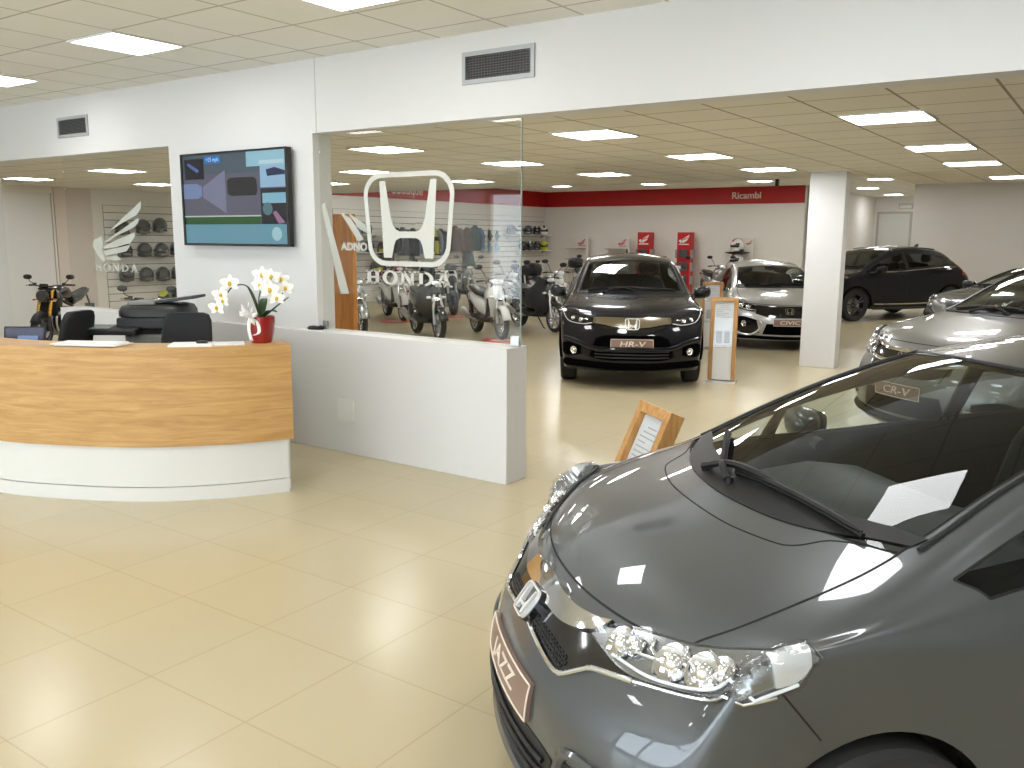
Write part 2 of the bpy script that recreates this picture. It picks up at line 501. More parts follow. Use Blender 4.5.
def emblem(parent, M, w, m, h=.012, name='emblem'):
    o, i, L = honda_outlines(); sc = lambda P: [(x * w, y * w) for x, y in P]
    mb = MB(); mb.ring(sc(o), sc(i), h, M); mb.prism(sc(L), h, M)
    return mb.build(name, m, parent, smooth=30)

def make_wheel(R, W, rimR, spokes, rim_mat, parent, c, flip, face=None):
    """tyre (part 'wheel') with its rim as sub-part; axis along y, outer face at +y (or -y when flip)."""
    s = -1 if flip else 1; h = W / 2
    pr = [(rimR * .98, -h * .8), (rimR * 1.06, -h * .95), (R * .93, -h), (R * .985, -h * .85), (R, -h * .5), (R, h * .5), (R * .985, h * .85), (R * .93, h), (rimR * 1.06, h * .95), (rimR * .98, h * .8)]
    mb = MB(); mb.lathe(pr, c, (0, s, 0), 40, closed=True)
    for q in (-.45, 0, .45):
        mb.lathe([(R * 1.001, q * h - .004), (R * 1.003, q * h), (R * 1.001, q * h + .004)], c, (0, s, 0), 40)
    t = mb.build('wheel', RUB, parent)
    rb = MB(); cy = h * .72
    rb.lathe([(rimR * .86, -h * .7), (rimR, -h * .8), (rimR, h * .82), (rimR * .95, h * .86), (rimR * .92, h * .7), (rimR * .86, -h * .5)], c, (0, s, 0), 40, closed=True)
    rb.lathe([(0, cy * .9), (.045, cy * .9), (.06, cy * .6), (.07, cy * .3), (0, cy * .3)], c, (0, s, 0), 20)
    for k in range(spokes):
        for d in (-.17, .17):
            a = 2 * PI * k / spokes; a2 = a + d * (5 / spokes)
            p0 = V(c) + V((math.cos(a) * .05, s * cy * .72, math.sin(a) * .05)); p1 = V(c) + V((math.cos(a2) * rimR * .93, s * cy * .98, math.sin(a2) * rimR * .93))
            rb.tube([p0, p0.lerp(p1, .5) + V((0, s * .006, 0)), p1], [.02, .015, .018], 6)
    r = rb.build('rim', rim_mat, t)
    br = MB(); br.cyl(V(c) + V((0, -s * .01, 0)), V(c) + V((0, s * .012, 0)), rimR * .68, n=28); br.build('brake_disc', STEEL, t)
    wl = MB(); wl.lathe([(R * .5, -h * .9), (R * 1.0, -h * .98)], c, (0, s, 0), 24)
    return t

def interior(root, sp):
    x0, x1, w, zf, zb = sp['cab']   # cowl x, rear x, half width, floor z, belt z
    mb = MB()   # dashboard: lofted cross-sections over the width
    rg = []
    for y in [-w, -w * .9, -w * .5, 0, w * .5, w * .9, w]:
        k = 1 - .08 * abs(y / w) ** 3
        hump = .035 * math.exp(-((y - w * .5) / .22) ** 2)
        P = [(x0 + .02, zb - .06), (x0 - .12, zb - .02), (x0 - .40, zb + .015 + hump), (x0 - .62, zb - .015 + hump), (x0 - .70, zb - .07), (x0 - .64, zb - .22), (x0 - .60, zb - .42), (x0 - .1, zb - .5)]
        rg.append([(x, y * k, z) for x, z in P])
    mb.loft(rg); mb.build('dashboard', DASH, root, smooth=60)
    def seat(x, y, ws, rear=False):
        s = MB()
        s.loft([sup((x + dx, y, z), (0, 1, 0), (0, 0, 1), ws * f, hz, 14, .5) for dx, z, f, hz in ((.30, zf + .28, .8, .05), (.24, zf + .30, .95, .09), (-.1, zf + .27, 1, .1), (-.26, zf + .25, .9, .09))])
        s.loft([sup((x - .2 + dx, y, zf + z), (0, 1, 0), (1, 0, .2), ws * f, th, 14, .5) for dx, z, f, th in ((.0, .25, .9, .08), (-.05, .45, 1.0, .1), (-.12, .7, .95, .085), (-.17, .86, .7, .06), (-.175, .89, .4, .03))])
        if not rear or True:
            for yy in ((y,) if not rear else (y - ws * .55, y + ws * .55)):
                s.ell((x - .2 - .19, yy, zf + 1.0), (.05, .13, .09), n=12, k=8, e=.7)
                for d in (-.05, .05): s.cyl((x - .385, yy + d, zf + .84), (x - .39, yy + d, zf + .96), .008, n=6)
        s.build('seat', FABRIC, root, smooth=60)
    seat(x0 - 1.05, w * .5, .25); seat(x0 - 1.05, -w * .5, .25)
    if x1 < x0 - 1.9: seat(x0 - 1.95, 0, w * .88, True)
    st = MB(); c = V((x0 - .78, w * .5, zb - .1)); ax = V((-.85, 0, .5)).normalized()
    u, q, ax = frame(ax)
    st.tube([c + u * math.cos(2 * PI * i / 28) * .185 + q * math.sin(2 * PI * i / 28) * .185 for i in range(28)], .016, 8, True)
    st.ell(c - ax * .02, (.06, .07, .06), n=12, k=8)
    for a in (0, PI, 1.5 * PI):
        st.tube([c - ax * .01, c + (u * math.cos(a) + q * math.sin(a)) * .18], .014, 6)
    st.cyl(c - ax * .02, c - ax * .22, .035, n=10)
    st.build('steering_wheel', SATIN, root)

def underbody(root, sp):
    xf, xr, R, hw, L = sp['xf'], sp['xr'], sp['R'], sp['hw'], sp['L']
    mb = MB(); z0, z1 = sp['sill'] + .02, sp['sill'] + .2; wi = hw - .24; wo = hw - .05; a = R + .03
    for x0, x1, w in ((-.36, xf + a, wo - .30), (xf + a, xf - a, wi), (xf - a, xr + a, wo), (xr + a, xr - a, wi), (xr - a, -L + .36, wo - .25)):
        mb.box(((x0 + x1) / 2, 0, (z0 + z1) / 2), (abs(x0 - x1), 2 * w, z1 - z0))
    for xc in (xf, xr):   # wheel housings
        for s in (1, -1):
            pr = []
            for i in range(13):
                t = PI * i / 12; pr.append((xc + math.cos(t) * (R + .012), sp['wr'] + math.sin(t) * (R + .012)))
            pr = [(pr[0][0], z0)] + pr + [(pr[-1][0], z0)]
            mb.grid([[(x, s * wi, z) for x, z in pr], [(x, s * (hw - .035), z) for x, z in pr]])
            mb.add([(x, s * wi, z) for x, z in pr], [tuple(range(len(pr)))])
    return mb.build('underbody', SATIN, root, smooth=0, fix=False)

def arch_cols(xc, R, wr, z_sill, rows):
    """five columns over a wheel: (x, bottom z)."""
    return [(xc + R, z_sill), (xc + R * .8, wr + R * .62), (xc, wr + R * 1.02), (xc - R * .8, wr + R * .62), (xc - R, z_sill)]

def car_spec(p):
    """expand the short car tables in p into the cage tables."""
    sp = dict(p); top, xb = p['top'], p['xb']; side = []
    xf, xr, R, wr, sill = p['xf'], p['xr'], p['R'], p['wr'], p['sill']
    for i, (xc, zc, xe, ye, ze) in enumerate(top):
        x = xb[i]; w = interp(p['w'], -x); zb = interp(p['belt'], -x); bot = sill
        for c in (xf, xr):
            for cx, cz in arch_cols(c, R, wr, sill, 0):
                if abs(cx - x) < .012: bot = max(bot, cz)
        cabin = p['cab_i'][0] <= i <= p['cab_i'][1]
        inarch = bot > sill + .05
        z5 = bot + (.055 if inarch else .12); z4 = max(interp(p.get('mid', [(0, .52)]), -x), z5 + .06); z3 = max(zb - interp(p.get('sh', [(0, .12)]), -x), z4 + .05)
        if cabin:
            r1 = (xe, ye + .012, ze - .035); r2 = ((x + xe) / 2 if abs(x - xe) > .15 else x, w * p.get('beltf', .955), zb)
            if i in p.get('r2x', {}): r2 = (p['r2x'][i], r2[1], p.get('r2z', {}).get(i, zb))
        else:
            r1 = ((xe * .7 + x * .3), ye + (w - ye) * .45, ze - .03); r2 = ((xe * .3 + x * .7), ye + (w - ye) * .82, lerp(ze, z3, .45))
        side.append([r1, r2, (x, w, z3), (x, w * .99, z4), (x, w * .975, z5), (x, w * (.962 if inarch else .95), bot)])
    fo = p.get('frontside'); 
    if fo: side[0] = fo
    if p.get('rearside'): side[-1] = p['rearside']
    for i, q in p.get('fix', {}).items():
        for j, w in q.items(): side[i][j] = w
    sp['side'] = side
    return sp
def paint(name, col, metal=.5, rough=.32, spec=.3):
    m = mat(name, col, rough, metal, coat=1, coatr=.02, spec=spec); m.node_tree.nodes['Principled BSDF'].inputs['Coat IOR'].default_value = 1.5 if metal > .3 else 1.38
    return m
P_GREY = paint('graphite_paint', (.085, .092, .10), .55, .36)
P_BLACK = paint('black_paint', (.004, .0045, .007), 0, .4, .1)
P_MIST = paint('mist_grey_paint', (.17, .172, .165), .5, .36)
P_SILVER = paint('silver_paint', (.46, .465, .455), .6, .34)
P_DARK = paint('dark_paint', (.012, .013, .014), .1, .35, .2)

def hatch_tags(cowl, head, rg0, rg1, d0, d1, d2, g0, g1):
    def top(i, k):
        if i < cowl: return 'hood' if k < 3 else 'fender'
        if i < head: return 'windshield' if k < 3 else 'pillar'
        if i < rg0: return 'roof' if k < 3 else 'pillar'
        if i < rg1: return 'rear_window' if k < 3 else 'quarter'
        return 'tailgate' if k < 3 else 'quarter'
    def side(i, j):
        if j <= 0 and i < cowl: return 'fender'
        if j == -1: return 'pillar' if i < rg0 else 'quarter'
        if j == 0 and g0 <= i < g1: return 'side_window'
        if i == 0: return 'bumper'
        if i < d0: return 'fender'
        if i < d1: return 'front_door'
        if i < d2: return 'rear_door'
        return 'quarter'
    return dict(toptag=top, sidetag=side, fronttag=lambda j, k: 'bumper', reartag=lambda j, k: 'tailgate' if j < 2 and k < 3 else 'rear_bumper')

PANELS = [('body_shell', ('pillar', 'roof', 'quarter')), ('hood', ('hood',)), ('fender', ('fender',)), ('front_bumper', ('bumper',)), ('rear_bumper', ('rear_bumper',)),
          ('front_door', ('front_door',)), ('rear_door', ('rear_door',)), ('tailgate', ('tailgate',))]
def car_base(name, label, sp, pm, loc, rz, level=2, glass=None, rim=ALU, spokes=5, cat='car'):
    root = thing(name, label, cat, loc, rz)
    sp = car_spec(sp); B = Body(sp, level)
    for n, t in PANELS:
        for h in ((1, -1) if n in ('fender', 'front_door', 'rear_door') else (0,)): B.panel(n, t, pm, root, half=h)
    gm = glass or CARGLASS
    B.panel('windshield', ('windshield',), gm, root); B.panel('rear_window', ('rear_window',), DARKGLASS, root)
    for h in (1, -1): B.panel('side_window', ('side_window',), gm, root, half=h)
    B.panel('interior_trim', tuple(t for n, tt in PANELS for t in tt), INTERIOR, root, off=-.02, flip=True)
    B.seams(root, skip={('bumper', 'fender'), ('pillar', 'roof'), ('fender', 'pillar'), ('pillar', 'quarter'), ('quarter', 'roof')}, r=.0035 if level > 2 else .005)
    underbody(root, sp)
    if sp.get('seats', 1): interior(root, sp)
    for x, y, f in ((sp['xf'], 1, 0), (sp['xf'], -1, 1), (sp['xr'], 1, 0), (sp['xr'], -1, 1)):
        make_wheel(sp['wr'], .2, sp['rim'], spokes, rim, root, (x, y * (sp['hw'] - .115), sp['wr']), f)
    return root, B

JAZZ = dict(L=4.03, hw=.847, xf=-.775, xr=-3.33, R=.385, wr=.305, rim=.215, sill=.185, fr=FR, xp=2.4, zp=2.2,
    top=[(-.19, .785, -.39, .66, .80), (-.30, .85, -.47, .735, .85), (-.42, .905, -.57, .752, .89), (-.58, .96, -.76, .76, .955), (-.70, 1.0, -.95, .725, 1.005),
         (-.98, 1.13, -1.18, .685, 1.13), (-1.30, 1.265, -1.46, .645, 1.25), (-1.68, 1.40, -1.80, .60, 1.355), (-2.05, 1.46, -2.1, .585, 1.405), (-2.5, 1.49, -2.5, .585, 1.43),
         (-2.9, 1.485, -2.85, .585, 1.42), (-3.1, 1.475, -3.05, .585, 1.41), (-3.42, 1.44, -3.3, .575, 1.37), (-3.68, 1.25, -3.55, .60, 1.26), (-3.82, 1.08, -3.68, .63, 1.12), (-3.92, .98, -3.84, .66, .98)],
    xb=[-.28, -.39, -.467, -.775, -1.083, -1.16, -1.5, -1.9, -2.15, -2.5, -2.945, -3.022, -3.33, -3.638, -3.715, -3.85],
    w=[(.25, .80), (.45, .835), (.8, .847), (2.5, .847), (3.4, .84), (3.7, .80), (3.9, .74)], belt=[(.95, .99), (1.4, .975), (1.6, .97), (3.0, 1.04), (3.6, 1.07), (3.9, .9)],
    front=[(-.15, .73), (-.095, .655), (-.02, .565), (-.005, .44), (-.005, .30), (-.06, .20)],
    frontside=[(-.36, .735, .74), (-.30, .768, .66), (-.26, .79, .53), (-.25, .795, .42), (-.27, .79, .30), (-.32, .77, .19)],
    rear=[(-3.97, .93), (-4.0, .8), (-4.02, .65), (-4.03, .5), (-4.02, .35), (-3.98, .22)],
    rearside=[(-3.86, .69, .93), (-3.88, .73, .8), (-3.89, .76, .65), (-3.89, .77, .5), (-3.88, .76, .35), (-3.86, .74, .22)],
    cab_i=(4, 13), cab=(-.95, -3.0, .60, .28, .92), **hatch_tags(4, 7, 12, 14, 5, 8, 11, 4, 13))
jazz, JB = car_base('hatchback_car', 'dark grey hatchback in the foreground with a brown plate on its bumper', JAZZ, P_GREY, (-1.4758, 2.0728, 0), 3.95785, 3, spokes=8)
def sym(P):
    """half curve from the centre out to the left -> full curve right to left."""
    return [(x, -y, z) for x, y, z in reversed(P) if y > 1e-4] + list(P)
def shift(P, d): return [(p[0] + d[0], p[1] + d[1], p[2] + d[2]) for p in P]
def plate(root, B, c, w, h, word, tilt=0.0, size=.075, rz=0):
    """brown showroom name plate bent along the bumper; c: centre of its back."""
    x, _, z = c; hw = w / 2; ys = [-hw + w * i / 24 for i in range(25)]
    L = lambda zz: [(x, y, zz) for y in ys]
    mb = MB(); B.patch(mb, L(z + h / 2), L(z - h / 2), 25, 4, .014, both=False, skirt=.014, sp=False); p = mb.build('name_plate', BROWN, root, smooth=40)
    fr = MB(); q = L(z + h / 2) + [(x, hw, z + h / 2 - h * i / 6) for i in range(1, 7)] + L(z - h / 2)[::-1][1:] + [(x, -hw, z - h / 2 + h * i / 6) for i in range(1, 6)]
    fr.tube([B.near(k, .015) for k in q], .003, 5, True); fr.build('plate_rim', CREAM, p, smooth=0)
    t = text(word, size, Matrix.Identity(4), CREAM, 'lettering', p, .0015, bold=.001, shear=.15)
    for v in t.data.vertices: v.co = B.near((x, v.co.x * 1.45, z + v.co.y - .003), .0145 + v.co.z)
def headlamp(root, B, top, bot, cells, drl=None, depth=.0, housing=None):
    """black housing hugging the corner, chrome bowls and bars in it, clear lens over it; both sides."""
    for s in (1, -1):
        T = [(x, y * s, z) for x, y, z in top]; Bt = [(x, y * s, z) for x, y, z in bot]
        h = MB(); B.patch(h, T, Bt, 44, 14, .009, both=False); hp = h.build('headlamp', housing or GLOSSB, root, smooth=60)
        a, b = spline(T, 40), spline(Bt, 40); P = lambda u, v: a[min(39, int(u * 39))].lerp(b[min(39, int(u * 39))], v)
        c = MB()
        for (u, v, r, k) in cells:
            p = B.near(P(u, v), .010); q = B.near(P(u, v), .03); n = (q - p).normalized()
            if k == 'o':
                c.lathe([(r * .2, 0), (r * .6, .002), (r * .9, .009), (r, .012), (r * .95, .004)], p, n, 20); c.ell(p + n * .004, (r * .5, r * .5, r * .5), n=14, k=8)
            else:
                A = [P(u + (k * t / 6), v + r * (t / 6)) for t in range(7)]
                c.tube([B.near(w, .016) for w in A], .006, 6)
        c.build('reflector', CHROME, hp, smooth=60)
        if drl:
            d = MB(); B.rod(d, [tuple(P(u, v)) for u, v in drl], .0045, 30, .018, both=False); d.build('running_light', mat('drl_white', (.85, .87, .9), .15, coat=1), hp)
        l = MB(); B.patch(l, T, Bt, 40, 10, .024, both=False, skirt=.020); l.build('lens', LENS, hp, smooth=60)
def wing_mirror(root, pos, m, s=1, size=1.0):
    """door mirror on the left (s=1) or right side."""
    x, y, z = pos; y *= s
    mb = MB(); k = size
    mb.loft([sup((x, y + s * d * k, z + h * k), (1, 0, 0), (0, 0, 1), a * k, b * k, 16, .75) for d, h, a, b in ((-.10, 0, .02, .02), (-.095, 0, .06, .045), (-.05, .005, .085, .075), (.03, .015, .085, .085), (.09, .02, .065, .07), (.115, .02, .03, .04))])
    p = mb.build('wing_mirror', m, root, smooth=70)
    f = MB(); f.tube([(x + .01, y - s * .22 * k, z - .07 * k), (x + .01, y - s * .12 * k, z - .06 * k), (x, y - s * .05 * k, z - .04 * k)], [.03, .028, .02], 8); f.build('mirror_foot', SATIN, p)
    g = MB(); g.prism(rrect(.19 * k, .125 * k, .04 * k), .004, basis((x - .086 * k, y, z + .012 * k), (0, 1, 0), (0, 0, 1), (-1, 0, 0))); g.build('mirror_glass', CHROME, p, smooth=0)
def wiper(root, B, pts, arm):
    w = MB(); a = spline(pts, 14)
    w.tube([B.near(p, .012) for p in a], .009, 6); w.tube([B.near(p, .026) for p in a], [.005] + [.009] * 12 + [.004], 6)
    o = w.build('wiper_blade', COWL, root)
    q = MB(); b = spline(arm, 12); q.tube([B.near(p, .012 + .03 * math.sin(PI * (i + .5) / 12)) for i, p in enumerate(b)], [.016] + [.012] * 8 + [.008] * 3, 6)
    e = B.near(arm[0]); q.cyl(e, e + V((0, 0, .022)), .015, n=12); q.build('wiper_arm', COWL, root)
def side_trim(root, B, belt, sills=None, bpil=None, m=None):
    mb = MB(); B.rod(mb, belt, .009, 30, .002); mb.build('belt_molding', m or SATIN, root)
    if bpil:
        p = MB(); B.patch(p, bpil[0], bpil[1], 8, 4, .004); p.build('pillar_trim', GLOSSB, root)
    if sills:
        p = MB(); B.rod(p, sills, .03, 30, -.005, sq=1); p.build('sill_trim', SATIN, root)

# ---- details of the foreground hatchback
def jazz_details(r, B):
    cut = [(-.188, 0, .763), (-.181, .10, .758), (-.19, .221, .756), (-.216, .325, .764), (-.242, .385, .776)]
    cub = [(-.135, 0, .70), (-.141, .105, .703), (-.148, .202, .705), (-.171, .288, .718), (-.206, .36, .742)]
    clo = [(-.088, 0, .640), (-.085, .124, .632), (-.089, .251, .619), (-.1, .321, .614), (-.114, .351, .625), (-.142, .39, .651), (-.165, .422, .671), (-.195, .484, .685), (-.233, .559, .698)]
    g = MB(); B.patch(g, sym([(-.135, 0, .70), (-.148, .202, .705), (-.171, .288, .715), (-.206, .36, .742), (-.235, .47, .735)]), sym([(-.088, 0, .640), (-.089, .251, .619), (-.114, .351, .625), (-.165, .422, .671), (-.225, .54, .70)]), 40, 7, .003, both=False)
    gp = g.build('grille', GLOSSB, r, smooth=60)
    ml = MB()   # honeycomb wires in the lower half of the grille
    for q in range(3):
        for s in range(-15, 16):
            y = s * .024 + (q % 2) * .012
            if abs(y) > .33: continue
            z = .642 + q * .014; ml.tube([B.near((-.1 + math.cos(t) * 0, y + math.cos(t) * .009, z + math.sin(t) * .007), .006) for t in [2 * PI * i / 6 for i in range(6)]], .0022, 4, True)
    ml.build('grille_mesh', BLACK, gp)
    c = MB(); B.patch(c, sym(cut), sym(cub), 44, 6, .02, both=False, skirt=.03); c.build('chrome_wing', CHROME, gp, smooth=60)
    c = MB(); B.rod(c, sym(clo), .0075, 60, .008, both=False); B.rod(c, clo[-1:] + [(-.322, .698, .722), (-.385, .801, .762), (-.47, .83, .782)], .005, 16, .006); c.build('chrome_strip', CHROME, gp)
    p = B.near((-.11, 0, .677)); n = (B.near((-.11, 0, .677), .1) - p).normalized()
    bk = MB(); bk.prism(rrect(.13, .11, .035), .03, basis(p, (0, 1, 0), n.cross(V((0, 1, 0))), n)); bk.build('emblem_base', GLOSSB, gp)
    emblem(gp, basis(p + n * .03, (0, 1, 0), n.cross(V((0, 1, 0))), n), .12, BADGE, .012)
    ht = [(-.193, .346, .731), (-.222, .385, .768), (-.28, .467, .788), (-.376, .625, .811), (-.475, .739, .844), (-.546, .793, .863), (-.569, .817, .868)]
    hb = [(-.193, .346, .731), (-.207, .426, .716), (-.236, .549, .704), (-.324, .694, .727), (-.387, .797, .769), (-.503, .832, .799), (-.562, .825, .858)]
    headlamp(r, B, ht, hb, [(.23, .45, .045, 'o'), (.30, .4, .03, 'o'), (.47, .5, .05, 'o'), (.60, .55, .05, 'o'), (.68, .5, .038, 'o'), (.36, .12, .7, .05), (.52, .1, .7, .04), (.64, .1, .7, .04), (.14, .5, .012, .3)], [(.2, .86), (.4, .9), (.6, .9), (.78, .88), (.9, .78)], housing=mat('lamp_housing', (.30, .31, .32), .22, .85))
    for s in (1, -1):
        t = MB(); a = spline([(x, y * s, z) for x, y, z in ht], 30); b = spline([(x, y * s, z) for x, y, z in hb], 30)
        B.patch(t, [tuple(a[i].lerp(b[i], .25)) for i in range(24, 29)], [tuple(a[i].lerp(b[i], .85)) for i in range(24, 29)], 20, 8, .018, both=False)
        t.build('indicator_lens', mat('ribbed_lens', (.75, .77, .78), .2, .5, bump=.8, bscale=120), r)
    e = MB(); B.rod(e, ht[1:], .006, 30, .004); B.rod(e, hb[3:], .005, 24, .004); e.build('headlamp_gasket', BLACK, r)
    x = MB(); B.rod(x, [(-.487, .831, .784), (-.532, .832, .73), (-.599, .823, .649)], .0028, 12, -.001); x.build('bumper_gap', SEAM, r)
    x = MB(); B.rod(x, sym([(-.626, 0, .974), (-.640, .22, .974), (-.691, .404, .978), (-.733, .454, .987), (-.806, .495, 1.01), (-.9, .63, 1.018)]), .003, 60, -.001, both=False); x.build('hood_gap', SEAM, r)
    plate(r, B, (.0, 0, .50), .52, .115, 'JAZZ', .12, .085)
    k = MB(); B.patch(k, sym([(.0, 0, .425), (-.03, .30, .42), (-.06, .40, .40)]), sym([(.0, 0, .27), (-.03, .30, .27), (-.05, .36, .29)]), 30, 5, .003, both=False); ip = k.build('air_intake', SATIN, r)
    k = MB()
    for z in (.30, .34, .38): B.rod(k, sym([(.0, 0, z), (-.05, .36, z)]), .007, 24, .01, both=False)
    k.build('intake_slat', BLACK, ip)
    k = MB(); B.rod(k, sym([(-.01, 0, .225), (-.06, .40, .225), (-.2, .70, .235), (-.36, .82, .24)]), .028, 44, .012, both=False, sq=.8); k.build('front_lip', P_GREY, r)
    k = MB(); B.patch(k, [(-.075, .46, .43), (-.14, .60, .44), (-.20, .69, .42)], [(-.07, .44, .29), (-.14, .58, .28), (-.2, .68, .30)], 14, 5, .004); fp = k.build('fog_lamp_bezel', SATIN, r)
    k = MB(); B.rod(k, [(-.066, .43, .30), (-.072, .45, .45), (-.14, .60, .465), (-.22, .70, .44)], .018, 24, .0); k.build('bezel_rim', P_GREY, fp)
    for s in (1, -1):
        k = MB(); q = B.near((-.13, .58 * s, .36), .004); n = (B.near((-.13, .58 * s, .36), .1) - q).normalized(); k.lathe([(.0, .004), (.025, .006), (.042, .016), (.048, .02), (.05, .0)], q, n, 20); k.build('fog_lamp', CHROME, r)
    k = MB(); B.patch(k, sym([(-.708, 0, 1.004), (-.735, .25, 1.002), (-.80, .42, 1.0), (-.90, .56, 1.003), (-.945, .63, 1.01)]), sym([(-.815, 0, 1.052), (-.835, .25, 1.05), (-.885, .42, 1.045), (-.955, .56, 1.035), (-.985, .635, 1.03)]), 40, 5, .004, both=False); k.build('cowl_panel', COWL, r, smooth=60)
    wiper(r, B, [(-.80, -.05, 1.04), (-.83, .25, 1.045), (-.865, .54, 1.022)], [(-.76, -.2, 1.01), (-.79, -.1, 1.035), (-.81, .05, 1.045), (-.835, .2, 1.05)])
    wiper(r, B, [(-.795, -.14, 1.04), (-.85, -.25, 1.07), (-.94, -.42, 1.10)], [(-.76, -.02, 1.01), (-.77, -.06, 1.02), (-.80, -.14, 1.04)])
    k = MB(); B.rod(k, [(-.95, .652, 1.01), (-1.06, .637, 1.07), (-1.18, .617, 1.13), (-1.46, .58, 1.25), (-1.8, .54, 1.355)], .008, 40, .002); k.build('windshield_molding', BLACK, r)
    k = MB(); B.rod(k, sym([(-1.69, 0, 1.40), (-1.72, .3, 1.39), (-1.80, .54, 1.358)]), .008, 40, .0, both=False); k.build('windshield_seal', BLACK, r)
    side_trim(r, B, [(-1.35, .80, .97), (-1.5, .81, .955), (-2.3, .81, 1.0), (-3.2, .80, 1.05)], [(-1.1, .80, .2), (-2.0, .80, .19), (-3.0, .80, .2)], [[(-2.12, .76, .985), (-2.13, .65, 1.3), (-2.14, .60, 1.385)], [(-2.2, .76, .985), (-2.21, .65, 1.3), (-2.22, .6, 1.385)]])
    for q in (-1.30, ):
        k = MB(); B.patch(k, [(-1.27, .78, .96), (-1.30, .69, 1.15)], [(-1.33, .78, .96), (-1.33, .69, 1.15)], 8, 3, .004); k.build('quarter_pillar', GLOSSB, r)
    for s in (1, -1): wing_mirror(r, (-1.53, .91, 1.0), P_GREY, s, .8)
    for s in (1, -1):
        for x in (-2.02, -2.92):
            k = MB(); k.tube([B.near((x, .84 * s, .87), .0), B.near((x - .03, .84 * s, .87), .035), B.near((x - .16, .84 * s, .88), .035), B.near((x - .2, .84 * s, .88), .0)], .012, 8); k.build('door_handle', P_GREY, r)
    k = MB(); B.patch(k, [(-3.6, .62, 1.25), (-3.72, .70, 1.0), (-3.80, .74, .82)], [(-3.72, .5, 1.2), (-3.86, .62, 1.0), (-3.92, .62, .82)], 14, 5, .01); k.build('tail_lamp', REDLENS, r)
jazz_details(jazz, JB)
def scaled(sp, sx, sy, sz, **kw):
    q = dict(sp)
    q['top'] = [(a * sx, b * sz, c * sx, d * sy, e * sz) for a, b, c, d, e in sp['top']]
    q['xb'] = [x * sx for x in sp['xb']]
    q['w'] = [(x * sx, y * sy) for x, y in sp['w']]; q['belt'] = [(x * sx, z * sz) for x, z in sp['belt']]
    for k in ('front', 'rear'): q[k] = [(x * sx, z * sz) for x, z in sp[k]]
    for k in ('frontside', 'rearside'): q[k] = [(x * sx, y * sy, z * sz) for x, y, z in sp[k]]
    for k in ('xf', 'xr', 'R', 'L'): q[k] = sp[k] * sx
    q['hw'] = sp['hw'] * sy; a, b, c, d, e = sp['cab']; q['cab'] = (a * sx, b * sx, c * sy, d * sz, e * sz)
    q['wr'] = sp['wr'] * sz; q['sill'] = sp['sill'] * sz; q['rim'] = sp['rim'] * sz
    q.update(kw); return q
SUV = dict(L=4.33, hw=.886, xf=-.87, xr=-3.48, R=.385, wr=.34, rim=.235, sill=.24, xp=2.4, zp=2.2,
    top=[(-.17, .90, -.42, .70, .90), (-.30, .975, -.52, .78, .955), (-.50, 1.01, -.62, .80, .985), (-.75, 1.05, -.86, .81, 1.03), (-.98, 1.085, -1.12, .765, 1.07),
         (-1.25, 1.23, -1.35, .72, 1.20), (-1.55, 1.39, -1.62, .67, 1.35), (-1.85, 1.52, -1.9, .62, 1.46), (-2.2, 1.58, -2.2, .60, 1.51), (-2.6, 1.60, -2.6, .60, 1.525), (-3.0, 1.59, -2.95, .60, 1.51),
         (-3.25, 1.57, -3.2, .59, 1.48), (-3.6, 1.53, -3.45, .58, 1.44), (-3.85, 1.32, -3.7, .62, 1.28), (-4.0, 1.12, -3.85, .68, 1.1), (-4.15, 1.0, -4.05, .70, 1.0)],
    xb=[-.32, -.485, -.562, -.87, -1.178, -1.255, -1.62, -1.9, -2.2, -2.6, -3.095, -3.172, -3.48, -3.788, -3.865, -4.08],
    w=[(.3, .835), (.5, .875), (.87, .886), (2.6, .886), (3.5, .88), (3.9, .85), (4.1, .78)], belt=[(1.1, 1.02), (2, 1.04), (3, 1.12), (3.7, 1.16), (4, 1.0)],
    front=[(-.10, .84), (-.05, .74), (0, .62), (0, .48), (-.02, .34), (-.08, .22)],
    frontside=[(-.42, .77, .84), (-.36, .81, .73), (-.32, .835, .6), (-.30, .84, .48), (-.32, .83, .34), (-.38, .81, .22)],
    rear=[(-4.22, .95), (-4.28, .85), (-4.31, .7), (-4.33, .55), (-4.32, .4), (-4.26, .26)],
    rearside=[(-4.08, .73, .96), (-4.12, .77, .85), (-4.14, .80, .7), (-4.15, .81, .55), (-4.14, .80, .4), (-4.1, .78, .26)],
    cab_i=(4, 13), cab=(-1.05, -3.2, .64, .36, 1.0), **hatch_tags(4, 7, 12, 14, 5, 8, 11, 4, 13))
